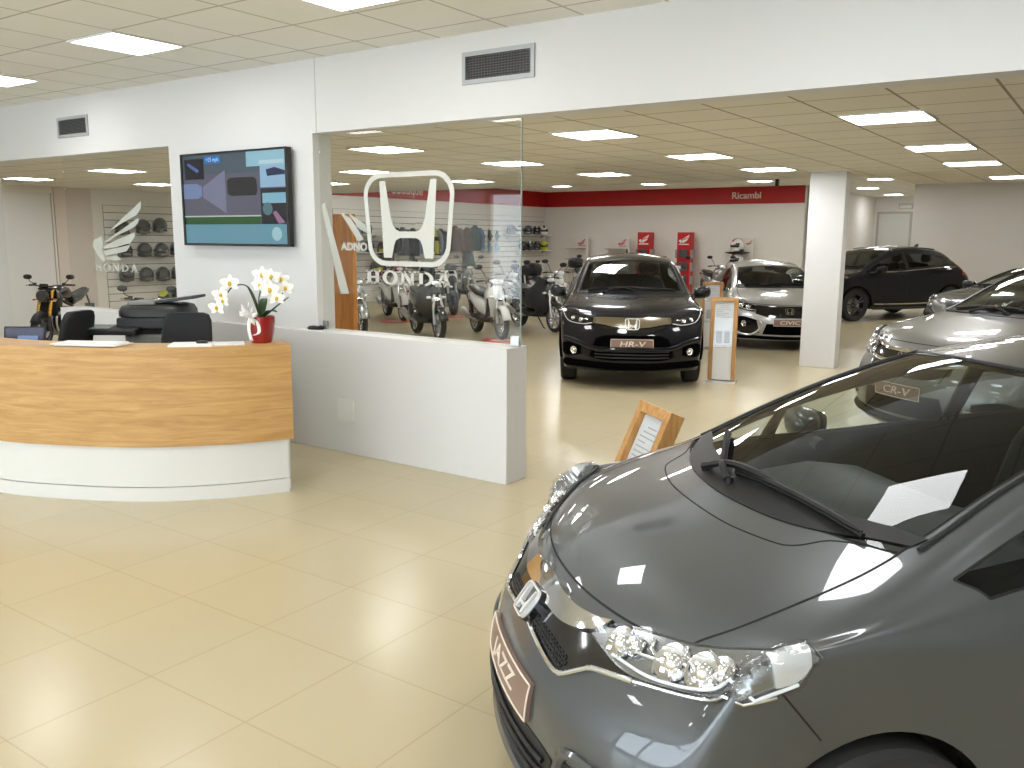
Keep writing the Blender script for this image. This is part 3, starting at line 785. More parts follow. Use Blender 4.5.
FAST = dict(L=4.5, hw=.90, xf=-.90, xr=-3.6, R=.36, wr=.325, rim=.235, sill=.16, xp=2.4, zp=2.2,
    top=[(-.14, .74, -.40, .68, .76), (-.30, .81, -.50, .79, .81), (-.55, .86, -.62, .81, .85), (-.85, .91, -.90, .82, .895), (-1.15, .955, -1.28, .765, .945), (-1.45, 1.09, -1.5, .71, 1.07), (-1.75, 1.21, -1.78, .66, 1.18),
         (-2.1, 1.335, -2.12, .60, 1.28), (-2.4, 1.40, -2.4, .575, 1.335), (-2.7, 1.43, -2.7, .57, 1.355), (-3.1, 1.415, -3.1, .565, 1.33), (-3.4, 1.37, -3.35, .56, 1.28), (-3.65, 1.31, -3.55, .56, 1.23), (-4.0, 1.14, -3.85, .60, 1.08), (-4.2, 1.03, -4.05, .66, .99), (-4.4, .95, -4.3, .68, .93)],
    xb=[-.34, -.54, -.612, -.90, -1.188, -1.26, -1.7, -2.1, -2.4, -2.7, -3.24, -3.312, -3.6, -3.888, -3.96, -4.28],
    w=[(.3, .84), (.54, .885), (.9, .90), (2.7, .89), (3.6, .90), (4.0, .87), (4.3, .80)], belt=[(1.2, .90), (2, .92), (3, .96), (3.7, 1.0), (4.1, .88)],
    front=[(-.09, .67), (-.03, .58), (0, .5), (0, .4), (-.03, .28), (-.08, .17)],
    frontside=[(-.40, .785, .70), (-.36, .825, .6), (-.34, .845, .5), (-.34, .85, .4), (-.36, .845, .28), (-.4, .825, .17)],
    rear=[(-4.44, .88), (-4.47, .78), (-4.49, .65), (-4.5, .5), (-4.49, .35), (-4.44, .2)],
    rearside=[(-4.3, .72, .88), (-4.31, .77, .78), (-4.32, .80, .65), (-4.33, .81, .5), (-4.32, .80, .35), (-4.28, .78, .2)],
    cab_i=(4, 13), cab=(-1.2, -3.4, .64, .27, .89), sh=[(0, .1)], **hatch_tags(4, 7, 12, 14, 5, 8, 11, 4, 13))

def common(r, B, sp, pm, mirror, belt, bp, chrome=True):
    side_trim(r, B, belt, [(sp['xf'] - sp['R'] - .05, sp['hw'] * .95, sp['sill'] + .03), (sp['xf'] - 1.3, sp['hw'] * .96, sp['sill'] + .02), (sp['xr'] + sp['R'] + .05, sp['hw'] * .95, sp['sill'] + .03)], bp, CHROME if chrome else None)
    for s in (1, -1): wing_mirror(r, mirror, pm, s, .98)
    for n, x in (('h', bp[0][0][0]), ('k', bp[0][0][0] - .85)):
        for s in (1, -1):
            k = MB(); z = bp[0][0][2] - .11; y = sp['hw'] * s
            k.tube([B.near((x + .16, y, z)), B.near((x + .13, y, z), .04), B.near((x - .0, y, z), .04), B.near((x - .04, y, z))], .013, 8); k.build('door_handle', pm, r)
    ea, eb = sp['top'][4], sp['top'][7]
    pts = [(sp['top'][i][2], sp['top'][i][3] * .9, sp['top'][i][4] + .01) for i in (4, 5, 6, 7)]
    k = MB(); B.rod(k, pts, .012, 30, .002); k.build('windshield_molding', BLACK, r)
    cx = sp['top'][4]
    k = MB(); B.patch(k, sym([(cx[0] - .01, 0, cx[1] + .005), (cx[0] - .04, cx[3] * .4, cx[1]), (cx[2] + .01, cx[3] * .88, cx[4])]), sym([(cx[0] - .1, 0, cx[1] + .05), (cx[0] - .13, cx[3] * .4, cx[1] + .05), (cx[2] - .06, cx[3] * .88, cx[4] + .03)]), 40, 4, .004, both=False); k.build('cowl_panel', COWL, r)
    w = cx[3]; x0 = cx[0]
    wiper(r, B, [(x0 - .1, -.05, cx[1] + .05), (x0 - .12, w * .4, cx[1] + .05), (x0 - .16, w * .75, cx[1] + .03)], [(x0 - .05, -.35, cx[1] + .02), (x0 - .1, 0, cx[1] + .05), (x0 - .12, w * .3, cx[1] + .055)])
    wiper(r, B, [(x0 - .11, -w * .72, cx[1] + .05), (x0 - .12, -w * .4, cx[1] + .06), (x0 - .1, -.05, cx[1] + .06)], [(x0 - .05, .05, cx[1] + .02), (x0 - .1, -.15, cx[1] + .05), (x0 - .12, -w * .4, cx[1] + .06)])
    k = MB(); x, y, z = sp['top'][11][0], 0, sp['top'][11][1]; k.loft([sup((x + d, 0, z + h), (1, 0, 0), (0, 1, 0), a, b, 10, 1) for d, h, a, b in ((0, -.01, .09, .03), (-.02, .03, .05, .02), (-.06, .07, .02, .008))]); k.build('roof_aerial', pm, r)
def arches(r, B, sp, m, wid=.05):
    """black plastic edging round the wheel arches and along the sills."""
    for xc in (sp['xf'], sp['xr']):
        for s in (1, -1):
            k = MB(); R = sp['R'] + .02; P = []
            for i in range(17):
                t = PI * i / 16; P.append(B.near((xc + R * math.cos(t), s * sp['hw'], sp['wr'] + R * .98 * math.sin(t) - .01), .004))
            k.tube(P, .03, 6, sq=.7); k.build('arch_trim', m, r)
def bumper_lamp(r, B, c, rad, m=CHROME):
    for s in (1, -1):
        k = MB(); q = B.near((c[0], c[1] * s, c[2]), .004); n = (B.near((c[0], c[1] * s, c[2]), .1) - q).normalized()
        k.lathe([(0, .006), (rad * .6, .008), (rad * .8, .018), (rad, .022), (rad * 1.1, .0)], q, n, 18); k.ell(q + n * .01, (rad * .5,) * 3, n=12, k=8); k.build('fog_lamp', m, r)

# ---- black compact crossover facing the camera
hr = math.radians(-61.07)
hrv, HB = car_base('crossover_car', 'black crossover with bronze grille bar facing the front beside the oak price stand', SUV, P_BLACK, (-4.69, 9.26, 0), hr, 2, spokes=5)
def hrv_details(r, B):
    sp = SUV
    common(r, B, sp, P_BLACK, (-1.42, .945, 1.09), [(-1.2, .82, 1.03), (-2, .84, 1.05), (-3, .84, 1.12), (-3.6, .82, 1.14)], [[(-2.2, .80, 1.07), (-2.2, .69, 1.4), (-2.2, .63, 1.49)], [(-2.3, .80, 1.07), (-2.3, .69, 1.4), (-2.3, .63, 1.49)]], False)
    arches(r, B, sp, TRIMK)
    bar = mat('chrome_bronze', (.40, .365, .30), .2, 1)
    g = MB(); B.patch(g, sym([(-.1, 0, .84), (-.13, .25, .845), (-.2, .45, .85)]), sym([(-.02, 0, .70), (-.04, .2, .70), (-.14, .42, .76)]), 40, 6, .004, both=False); gp = g.build('grille', GLOSSB, r)
    g = MB(); B.patch(g, sym([(-.12, 0, .855), (-.14, .2, .857), (-.20, .46, .86)]), sym([(-.05, 0, .745), (-.08, .2, .75), (-.17, .46, .79)]), 40, 5, .022, both=False, skirt=.03); g.build('chrome_wing', bar, gp, smooth=60)
    p = B.near((-.06, 0, .79), .02); n = (B.near((-.06, 0, .79), .2) - p).normalized(); v = n.cross(V((0, 1, 0)))
    emblem(gp, basis(p, (0, 1, 0), v, n), .175, BADGE, .02)
    top = [(-.17, .43, .86), (-.28, .62, .885), (-.42, .76, .91), (-.58, .83, .93)]; bot = [(-.15, .43, .79), (-.22, .60, .76), (-.36, .79, .80), (-.56, .85, .90)]
    headlamp(r, B, top, bot, [(.35, .45, .032, 'o'), (.55, .45, .03, 'o'), (.2, .3, .1, .2)], [(.08, .85), (.3, .88), (.6, .86), (.85, .75), (.93, .35)])
    k = MB(); B.patch(k, sym([(0, 0, .66), (-.03, .3, .66), (-.06, .44, .62)]), sym([(.0, 0, .36), (-.03, .35, .36), (-.08, .52, .40)]), 40, 6, .003, both=False); kp = k.build('air_intake', TRIMK, r)
    k = MB()
    for z in (.39, .43, .47): B.rod(k, sym([(.0, 0, z), (-.05, .45, z)]), .008, 24, .008, both=False)
    k.build('intake_slat', BLACK, kp)
    k = MB(); B.rod(k, sym([(.0, 0, .50), (-.06, .45, .50), (-.18, .62, .56), (-.3, .80, .60)]), .03, 40, .004, both=False); k.build('bumper_crease', P_BLACK, r)
    k = MB(); B.rod(k, sym([(-.03, 0, .27), (-.08, .5, .27), (-.3, .82, .30)]), .045, 40, .0, both=False); k.build('front_lip', TRIMK, r)
    for s in (1, -1):
        k = MB(); B.patch(k, [(-.16, .60 * s, .52), (-.26, .76 * s, .55), (-.34, .84 * s, .53)], [(-.16, .60 * s, .42), (-.26, .76 * s, .39), (-.34, .84 * s, .42)], 14, 5, .003, both=False); k.build('fog_lamp_bezel', TRIMK, r)
    bumper_lamp(r, B, (-.2, .68, .465), .045)
    plate(r, B, (.035, 0, .565), .52, .115, 'HR-V', .0, .095)
hrv_details(hrv, HB)

# ---- silver hatchback, half hidden by the pillar
civ, CB = car_base('hatchback_car', 'silver hatchback with a brown name plate, half hidden by the white pillar', FAST, P_SILVER, (-4.33, 14.1, 0), hr, 2, spokes=5)
def fast_details(r, B, word, pm):
    sp = FAST
    common(r, B, sp, pm, (-1.5, 1.0, .97), [(-1.35, .83, .91), (-2.1, .84, .93), (-3.0, .84, .965), (-3.7, .84, 1.0)], [[(-2.4, .82, .96), (-2.4, .68, 1.2), (-2.4, .60, 1.32)], [(-2.5, .82, .96), (-2.5, .68, 1.2), (-2.5, .60, 1.32)]])
    g = MB(); B.patch(g, sym([(-.12, 0, .72), (-.16, .3, .72), (-.22, .48, .725)]), sym([(-.02, 0, .54), (-.06, .3, .54), (-.16, .52, .60)]), 40, 6, .006, both=False); gp = g.build('grille', GLOSSB, r)
    p = B.near((-.06, 0, .64), .012); n = (B.near((-.06, 0, .64), .2) - p).normalized(); emblem(gp, basis(p, (0, 1, 0), n.cross(V((0, 1, 0))), n), .14, CHROME, .012)
    k = MB(); B.rod(k, sym([(-.12, 0, .715), (-.16, .3, .715), (-.24, .5, .72)]), .012, 30, .008, both=False); k.build('chrome_strip', GLOSSB, gp)
    top = [(-.2, .48, .73), (-.32, .64, .765), (-.46, .78, .80), (-.62, .85, .83)]; bot = [(-.15, .48, .64), (-.25, .64, .645), (-.4, .80, .69), (-.6, .865, .80)]
    headlamp(r, B, top, bot, [(.3, .5, .045, 'o'), (.5, .5, .045, 'o'), (.7, .5, .04, 'o'), (.2, .25, .1, .3)], [(.06, .85), (.4, .88), (.8, .8), (.93, .35)])
    for s in (1, -1):
        k = MB(); B.patch(k, [(-.12, .50 * s, .50), (-.24, .70 * s, .55), (-.34, .84 * s, .52)], [(-.1, .46 * s, .29), (-.24, .66 * s, .26), (-.34, .84 * s, .36)], 14, 6, .004, both=False); kk = k.build('fog_lamp_bezel', GLOSSB, r)
        k = MB(); B.rod(k, [(-.12, .47 * s, .52), (-.1, .42 * s, .40), (-.16, .56 * s, .26), (-.26, .74 * s, .26), (-.34, .84 * s, .36)], .02, 30, .004, both=False); k.build('bezel_rim', pm, kk)
    bumper_lamp(r, B, (-.22, .68, .44), .045)
    k = MB(); B.patch(k, sym([(.0, 0, .44), (-.04, .36, .44)]), sym([(-.02, 0, .26), (-.06, .42, .26)]), 30, 5, .004, both=False); k.build('air_intake', TRIMK, r)
    k = MB(); B.rod(k, sym([(-.05, 0, .20), (-.12, .5, .20), (-.36, .83, .21)]), .03, 40, .004, both=False); k.build('front_lip', TRIMK, r)
    if word: plate(r, B, (.02, 0, .47), .52, .115, word, .0, .09)
fast_details(civ, CB, 'CIVIC', P_SILVER)
drk, DB = car_base('hatchback_car', 'dark hatchback nosing out behind the silver crossover, by the black one', FAST, P_DARK, (-2.46, 16.6, 0), math.radians(233), 2)
fast_details(drk, DB, None, P_DARK)

# ---- the two larger crossovers
BIG = scaled(SUV, 1.062, 1.047, 1.047, rim=.25)
def big_details(r, B, word, pm):
    sp = BIG; k = lambda P: [(x * 1.062, y * 1.047, z * 1.047) for x, y, z in P]
    common(r, B, sp, pm, (-1.45, 1.03, 1.14), k([(-1.2, .82, 1.03), (-2, .84, 1.05), (-3, .84, 1.12), (-3.6, .82, 1.14)]), [k([(-2.2, .80, 1.07), (-2.2, .69, 1.4), (-2.2, .63, 1.49)]), k([(-2.3, .80, 1.07), (-2.3, .69, 1.4), (-2.3, .63, 1.49)])])
    arches(r, B, sp, TRIMK)
    g = MB(); B.patch(g, sym(k([(-.1, 0, .85), (-.13, .25, .85), (-.2, .42, .86)])), sym(k([(.0, 0, .66), (-.03, .25, .66), (-.12, .42, .70)])), 40, 6, .006, both=False); gp = g.build('grille', GLOSSB, r)
    for z, y in ((.85, .42), (.73, .44)):
        c = MB(); B.rod(c, sym(k([(-.1, 0, z), (-.13, .25, z), (-.2, y, z + .02), (-.3, .6, z + .05)])), .016, 40, .012, both=False); c.build('chrome_strip', CHROME, gp)
    p = B.near((-.06, 0, .82), .012); n = (B.near((-.06, 0, .82), .2) - p).normalized(); emblem(gp, basis(p, (0, 1, 0), n.cross(V((0, 1, 0))), n), .16, CHROME, .016)
    headlamp(r, B, k([(-.18, .44, .87), (-.28, .62, .895), (-.42, .76, .92), (-.62, .835, .95)]), k([(-.15, .44, .78), (-.24, .62, .765), (-.38, .79, .81), (-.6, .85, .90)]), [(.3, .5, .045, 'o'), (.5, .5, .045, 'o'), (.7, .5, .04, 'o')], [(.06, .85), (.4, .88), (.8, .8), (.93, .35)])
    k2 = MB(); B.patch(k2, sym(k([(0, 0, .52), (-.03, .4, .52)])), sym(k([(-.02, 0, .34), (-.05, .46, .34)])), 40, 5, .004, both=False); k2.build('air_intake', TRIMK, r)
    for s in (1, -1):
        k2 = MB(); B.patch(k2, k([(-.16, .60 * s, .52), (-.26, .76 * s, .55), (-.34, .84 * s, .53)]), k([(-.16, .60 * s, .42), (-.26, .76 * s, .39), (-.34, .84 * s, .42)]), 14, 5, .004, both=False); kb = k2.build('fog_lamp_bezel', TRIMK, r)
        k2 = MB(); B.rod(k2, k([(-.14, .56 * s, .46), (-.26, .76 * s, .45), (-.33, .84 * s, .45)]), .012, 16, .01, both=False); k2.build('fog_lamp', CHROME, kb)
        k2 = MB(); B.rod(k2, k([(-1.35, .89 * s, .36), (-2.2, .89 * s, .35), (-3.0, .89 * s, .36)]), .016, 24, .012, both=False); k2.build('sill_strip', CHROME, r)
        k2 = MB(); B.patch(k2, k([(-3.68, .70 * s, 1.32), (-3.84, .80 * s, 1.12), (-3.80, .88 * s, .98)]), k([(-3.90, .58 * s, 1.30), (-4.08, .70 * s, 1.08), (-4.12, .78 * s, .96)]), 14, 5, .01, both=False); k2.build('tail_lamp', REDLENS, r)
    k2 = MB(); B.rod(k2, sym(k([(-.05, 0, .28), (-.1, .5, .28), (-.34, .82, .30)])), .04, 40, .002, both=False); k2.build('front_lip', TRIMK, r)
    if word: plate(r, B, (.035, 0, .56), .52, .115, word, .0, .095)
    k2 = MB(); B.rod(k2, k([(-2.0, .60, 1.55), (-2.6, .60, 1.57), (-3.2, .585, 1.52)]), .014, 20, .03); k2.build('roof_rail', BLACK, r)
crv, KB = car_base('crossover_car', 'large black crossover seen from its side beyond the white pillar', BIG, P_BLACK, (-6.07, 20.05, 0), math.radians(236), 2, rim=DARKALU, glass=DARKGLASS)
big_details(crv, KB, None, P_BLACK)
slv, SB = car_base('crossover_car', 'silver grey crossover directly behind the foreground hatchback, its plate seen through the windshield', BIG, P_MIST, (-1.47, 7.75, 0), math.radians(233), 2)
big_details(slv, SB, 'CR-V', P_MIST)
# ------------------------------------------------------------------ two-wheelers
def bike_wheel(root, x, R, W, spokes, name, rimm=ALU, turn=None):
    c = (x, 0, R); mb = MB(); h = W / 2
    mb.lathe([(R * .74, -h * .8), (R * .86, -h), (R * .96, -h * .7), (R, 0), (R * .96, h * .7), (R * .86, h), (R * .74, h * .8)], c, (0, 1, 0), 28, closed=True)
    t = mb.build(name, RUB, root); r = MB()
    r.lathe([(R * .66, -h * .6), (R * .75, -h * .8), (R * .75, h * .8), (R * .66, h * .6)], c, (0, 1, 0), 28, closed=True)
    r.cyl((x, -h * .9, R), (x, h * .9, R), .04, n=12)
    for k in range(spokes):
        for d in (-.12, .12):
            a = 2 * PI * k / spokes; r.tube([(x + math.cos(a) * .03, 0, R + math.sin(a) * .03), (x + math.cos(a + d) * R * .7, 0, R + math.sin(a + d) * R * .7)], [.014, .011], 5)
    r.build('rim', rimm, t)
    d = MB(); d.lathe([(R * .22, .004), (R * .45, .004), (R * .45, -.002), (R * .22, -.002)], (x, h * .95, R), (0, 1, 0), 24, closed=True); d.build('brake_disc', STEEL, t)
    return t
def fender_shell(mb, x, R, W, a0, a1, off=.03, n=14, drop=.05):
    G = []
    for i in range(n + 1):
        a = a0 + (a1 - a0) * i / n; row = []
        for j in range(7):
            v = -1 + 2 * j / 6; rr = R + off - drop * abs(v) ** 3
            row.append(V((x + math.cos(a) * rr, v * W / 2, R + math.sin(a) * rr)))
        G.append(row)
    mb.grid(G)
def handle_mirror(root, s, base, top, m=BLACK, size=.055):
    mb = MB(); mb.tube(spline([base, ((base[0] + top[0]) / 2 + .03, (base[1] + top[1]) / 2 + s * .02, top[2] - .07), (top[0], top[1], top[2] - .02)], 8), .007, 6)
    mb.ell((top[0], top[1] + s * .02, top[2] + .01), (.022, size * 1.5, size * .85), n=14, k=8, e=.85)
    o = mb.build('mirror', m, root)
    g = MB(); g.prism(rrect(size * 2.4, size * 1.3, size * .5, 4), .003, basis((top[0] - .021, top[1] + s * .02, top[2] + .01), (0, -1, 0), (0, 0, 1), (-1, 0, 0))); g.build('mirror_glass', CHROME, o, smooth=0)
def half_lofts(rows, n=14, e=.6):
    """rows: (x, z, half width, half height[, tilt]) -> rings across the bike."""
    out = []
    for r in rows:
        t = r[4] if len(r) > 4 else 0
        out.append(sup((r[0], 0, r[1]), (0, 1, 0), (math.sin(t), 0, math.cos(t)), r[2], r[3], n, e))
    return out

def scooter(label, loc, rz, body, under=SATIN, seatm=BLACK, cover=False, topbox=False, screen=False, group=None, name='scooter'):
    """big-wheel scooter; x forward, centre between the wheels at the origin."""
    r = thing(name, label, 'scooter', loc, rz, group); R = .29; xf, xr = .67, -.67
    bike_wheel(r, xf, R, .1, 6, 'front_wheel'); bike_wheel(r, xr, R, .13, 6, 'rear_wheel')
    f = MB(); fender_shell(f, xf, R, .17, math.radians(15), math.radians(150), .035); f.build('front_fender', body, r, solid=.006)
    for s in (1, -1):
        k = MB(); k.tube([(xf, s * .085, R), (xf - .07, s * .085, .62)], [.03, .024], 10); k.tube([(xf - .07, s * .075, .62), (xf - .12, s * .05, .8)], .024, 8); k.build('fork_leg', STEEL, r)
    sh = MB()   # front shield: curved apron in front of the rider's legs
    G = []
    for (z, x, w, bow) in ((.30, .34, .10, .04), (.40, .36, .13, .08), (.52, .39, .155, .10), (.64, .42, .175, .125), (.74, .43, .19, .13), (.82, .425, .18, .12), (.90, .41, .145, .12), (.97, .39, .09, .07)):
        G.append([V((x + bow * (1 - v * v) - .16 * abs(v) ** 3, v * w, z + .03 * (1 - v * v))) for v in [-1 + 2 * j / 10 for j in range(11)]])
    sh.grid(G); p = sh.build('front_shield', body, r, solid=.03, smooth=60)
    k = MB(); k.loft([sup((.555 + d, 0, .72 + h), (0, 1, 0), (-.3, 0, 1), a, b, 14, .8) for d, h, a, b in ((.0, 0, .10, .05), (.015, .0, .09, .042), (.022, 0, .05, .02))]); k.build('nose_panel', CHROME, p)
    for s in (1, -1):
        k = MB(); k.ell((.49, s * .13, .75), (.035, .055, .028), n=12, k=8); k.build('indicator', mat('clear_lamp', (.8, .8, .78), .1, .3, coat=1), p)
    hb = MB(); hb.loft(half_lofts([(.50, 1.0, .05, .03), (.49, 1.005, .10, .045), (.44, 1.02, .13, .045), (.38, 1.03, .14, .035), (.33, 1.025, .10, .02)], e=.75)); hp = hb.build('handlebar_cowl', body, r, smooth=60)
    k = MB(); k.loft([sup((.51 + d, 0, 1.0), (0, 1, 0), (-.3, 0, 1), a, b, 16, .85) for d, a, b in ((-.03, .085, .04), (.0, .08, .038), (.012, .04, .02))]); k.build('headlamp', mat('lamp_glass', (.75, .77, .78), .08, .4, coat=1), hp)
    for s in (1, -1):
        k = MB(); k.tube([(.37, s * .12, 1.03), (.33, s * .24, 1.03), (.27, s * .30, 1.02)], .013, 8); k.tube([(.32, s * .24, 1.03), (.26, s * .34, 1.015)], .019, 10); k.tube([(.37, s * .22, 1.03), (.38, s * .33, 1.02)], .006, 6); k.build('grip', RUB, r)
        handle_mirror(r, s, (.36, s * .17, 1.05), (.40, s * .33, 1.27))
    col = MB(); col.loft([sup((x, 0, z), (1, 0, .3), (0, 1, 0), a, b, 12, .7) for x, z, a, b in ((.20, .36, .14, .15), (.29, .5, .09, .16), (.33, .7, .08, .17), (.36, .9, .06, .12), (.37, 1.0, .05, .08))]); col.build('inner_panel', under, r, smooth=60)
    fl = MB(); fl.loft(half_lofts([(.36, .33, .12, .05), (.2, .31, .17, .045), (-.1, .31, .18, .05), (-.26, .34, .17, .07)], e=.5)); fl.build('footboard', under, r, smooth=60)
    sp = MB()   # rear body panels
    sp.loft(half_lofts([(-.02, .50, .10, .13), (-.16, .55, .155, .18), (-.36, .60, .17, .15), (-.6, .66, .155, .11), (-.82, .73, .11, .075), (-.98, .78, .06, .03)], e=.75)); sp.build('rear_body', body, r, smooth=60)
    st = MB(); st.loft(half_lofts([(.06, .70, .06, .05), (0, .75, .12, .06), (-.15, .775, .155, .055), (-.32, .775, .16, .05), (-.42, .80, .155, .06), (-.62, .84, .14, .05), (-.80, .86, .09, .035), (-.86, .86, .04, .015)], e=.7)); st.build('seat', seatm, r, smooth=60)
    k = MB(); k.tube(spline([(-.62, .14, .80), (-.85, .13, .86), (-.98, .07, .89), (-1.0, 0, .895), (-.98, -.07, .89), (-.85, -.13, .86), (-.62, -.14, .80)], 20), .016, 8); k.build('grab_rail', STEEL, r)
    k = MB(); k.ell((-.985, 0, .77), (.03, .09, .035), n=14, k=8); k.build('tail_lamp', REDLENS, r)
    e = MB(); e.loft(half_lofts([(-.2, .36, .10, .08), (-.35, .34, .14, .10), (-.5, .32, .14, .09), (-.66, .30, .12, .06)], e=.6)); e.tube([(-.4, .13, .30), (-.78, .12, .32)], [.07, .05], 10); e.build('engine', DARKALU, r)
    x = MB(); x.tube(spline([(-.2, -.12, .28), (-.45, -.17, .29), (-.62, -.19, .33)], 8), .022, 8); x.tube([(-.55, -.19, .32), (-.62, -.195, .335), (-.9, -.20, .43), (-.94, -.2, .445)], [.035, .055, .06, .04], 12); x.build('muffler', STEEL if body is not P_DARK else DARKALU, r)
    k = MB(); fender_shell(k, xr, R, .15, math.radians(60), math.radians(190), .03); k.build('rear_fender', SATIN, r, solid=.006)
    for s in (1, -1):
        k = MB(); k.tube([(xr, s * .10, R + .01), (-.74, s * .11, .62)], .028, 8); k.tube([(xr - .01, s * .10, R + .08), (-.73, s * .11, .56)], .04, 10); k.build('shock_absorber', DARKALU, r)
    k = MB(); k.tube([(-.15, .1, .28), (-.05, .2, .02), (-.02, .22, .01)], .012, 6); k.build('side_stand', BLACK, r)
    if cover:
        c = MB(); c.loft([sup((x, 0, z), (0, 1, 0), (t, 0, 1), w, h, 18, .65) for x, z, w, h, t in ((-.26, .72, .13, .10, .2), (-.08, .69, .19, .16, .1), (.10, .66, .23, .25, .0), (.27, .68, .235, .34, -.1), (.40, .72, .20, .36, -.15), (.47, .76, .13, .30, -.15))]); c.build('leg_cover', mat('cover_cloth', (.02, .02, .022), .8, bump=.3, bscale=60), r, smooth=80)
    if topbox:
        c = MB(); c.loft([sup((-.93 + dx, 0, 1.06 + z), (1, 0, 0), (0, 1, 0), a, b, 16, .55) for dx, z, a, b in ((0, -.16, .15, .17), (0, -.12, .19, .2), (0, .0, .2, .21), (0.01, .10, .18, .19), (.02, .15, .1, .1))]); c.build('top_box', SATIN, r, smooth=60)
    if screen:
        G = [[V((.50 - .10 * (z / .4) - .06 * v * v, v * (.2 - .06 * z / .4), 1.04 + z)) for v in [-1 + j / 4 for j in range(9)]] for z in (0, .1, .2, .3, .4)]
        c = MB(); c.grid(G); c.build('windscreen', DARKGLASS, r, solid=.004)
    return r

GOLD = mat('gold_fork', (.75, .42, .08), .25, .9)
def motorbike(label, loc, rz, tank, group=None, forkm=GOLD, steer=0.0, fairing=None):
    """naked roadster; x forward."""
    r = thing('motorcycle', label, 'motorcycle', loc, rz, group); r.scale = (.92, .92, .92); R = .31; xf, xr = .72, -.72
    bike_wheel(r, xf, R, .12, 5, 'front_wheel', DARKALU); bike_wheel(r, xr, R, .18, 5, 'rear_wheel', DARKALU)
    f = MB(); fender_shell(f, xf, R, .15, math.radians(30), math.radians(150), .02); f.build('front_fender', SATIN, r, solid=.005)
    for s in (1, -1):
        k = MB(); k.tube([(xf, s * .105, R), (xf - .09, s * .105, .55)], [.034, .03], 10); k.build('fork_slider', DARKALU, r)
        k = MB(); k.tube([(xf - .085, s * .105, .54), (xf - .27, s * .105, 1.04)], .029, 12); k.build('fork_tube', forkm, r)
        k = MB(); k.box((xf + .0, s * .12, R + .03), (.06, .04, .1)); k.build('brake_caliper', SATIN, r, bevel=.008)
        k = MB(); k.ell((xf - .17, s * .19, .83), (.022, .03, .018), n=10, k=6); k.tube([(xf - .2, s * .1, .83), (xf - .18, s * .18, .83)], .008, 6); k.build('indicator', AMBER, r)
    k = MB(); k.box((xf - .2, 0, .84), (.10, .27, .035)); k.box((xf - .27, 0, 1.02), (.12, .27, .035)); k.build('fork_clamp', BLACK, r, bevel=.008)
    k = MB(); k.lathe([(0, -.10), (.07, -.09), (.1, -.03), (.105, .02), (.095, .035)], (xf - .10, 0, .90), (1, 0, -.1), 24); h = k.build('headlamp', BLACK, r)
    k = MB(); k.lathe([(.095, .03), (.09, .04), (.05, .05), (0, .054)], (xf - .10, 0, .90), (1, 0, -.1), 24); k.build('headlamp_lens', mat('dark_lamp_glass', (.05, .055, .07), .06, .3, coat=1), h)
    k = MB(); k.tube([(xf - .08 + .035 * 0, math.cos(a) * .085, .895 + math.sin(a) * .085) for a in [2 * PI * i / 24 for i in range(24)]], .008, 6, True); k.build('headlamp_ring', ALU, h)
    k = MB(); k.box((xf - .17, 0, 1.07), (.06, .14, .07), M=Matrix.Rotation(-.5, 3, 'Y')); k.build('dash_display', GLOSSB, r, bevel=.01)
    k = MB(); k.tube(spline([(.26, .40, 1.07), (.36, .30, 1.08), (.43, .12, 1.06), (.43, -.12, 1.06), (.36, -.30, 1.08), (.26, -.40, 1.07)], 24), .012, 8); k.build('handlebar', BLACK, r)
    for s in (1, -1):
        k = MB(); k.tube([(.345, s * .29, 1.08), (.26, s * .41, 1.07)], .018, 10); k.tube([(.40, s * .26, 1.08), (.36, s * .42, 1.07)], .006, 6); k.box((.36, s * .26, 1.09), (.05, .04, .05)); k.build('grip', RUB, r)
        handle_mirror(r, s, (.36, s * .25, 1.10), (.36, s * .36, 1.21), BLACK, .052)
    t = MB(); t.loft(half_lofts([(.34, .90, .08, .07), (.28, .93, .15, .11), (.14, .945, .17, .13), (-.04, .92, .16, .12), (-.2, .86, .11, .08), (-.26, .84, .06, .04)], 18, .75)); t.build('fuel_tank', tank, r, smooth=70)
    for s in (1, -1):
        k = MB(); k.loft([sup((x, s * y, z), (1, 0, .3), (0, s * 1, 0), a, b, 10, .7) for x, y, z, a, b in ((.32, .13, .98, .05, .02), (.36, .16, .9, .09, .03), (.38, .165, .78, .08, .03), (.34, .15, .66, .04, .015))]); k.build('tank_shroud', tank, r, smooth=60)
    st = MB(); st.loft(half_lofts([(-.2, .84, .07, .03), (-.3, .82, .13, .05), (-.5, .84, .13, .04), (-.7, .90, .10, .04), (-.86, .95, .06, .025)], e=.6)); st.build('seat', SATIN, r, smooth=60)
    k = MB(); k.loft(half_lofts([(-.3, .74, .1, .06), (-.6, .80, .09, .06), (-.9, .90, .06, .04), (-1.0, .93, .03, .015)], e=.6)); k.tube([(-.9, 0, .88), (-1.0, 0, .70), (-1.03, 0, .62)], .02, 6); k.box((-1.03, 0, .60), (.02, .18, .12)); k.build('tail_unit', tank, r, smooth=60)
    e = MB()
    e.loft(half_lofts([(.36, .42, .16, .10), (.2, .40, .22, .16), (-.05, .40, .22, .17), (-.28, .42, .17, .15), (-.34, .42, .1, .1)], e=.45)); e.loft([sup((.1 + .12 * q, 0, .55 + .14 * q), (0, 1, 0), (1, 0, 0), .23, .14, 14, .4) for q in (0, .5, 1)]); e.lathe([(0, .23), (.09, .235), (.11, .20), (.11, .1)], (-.12, 0, .38), (0, 1, 0), 20); e.lathe([(0, .23), (.08, .235), (.1, .20), (.1, .1)], (.1, 0, .38), (0, -1, 0), 20); e.build('engine', DARKALU, r)
    k = MB()
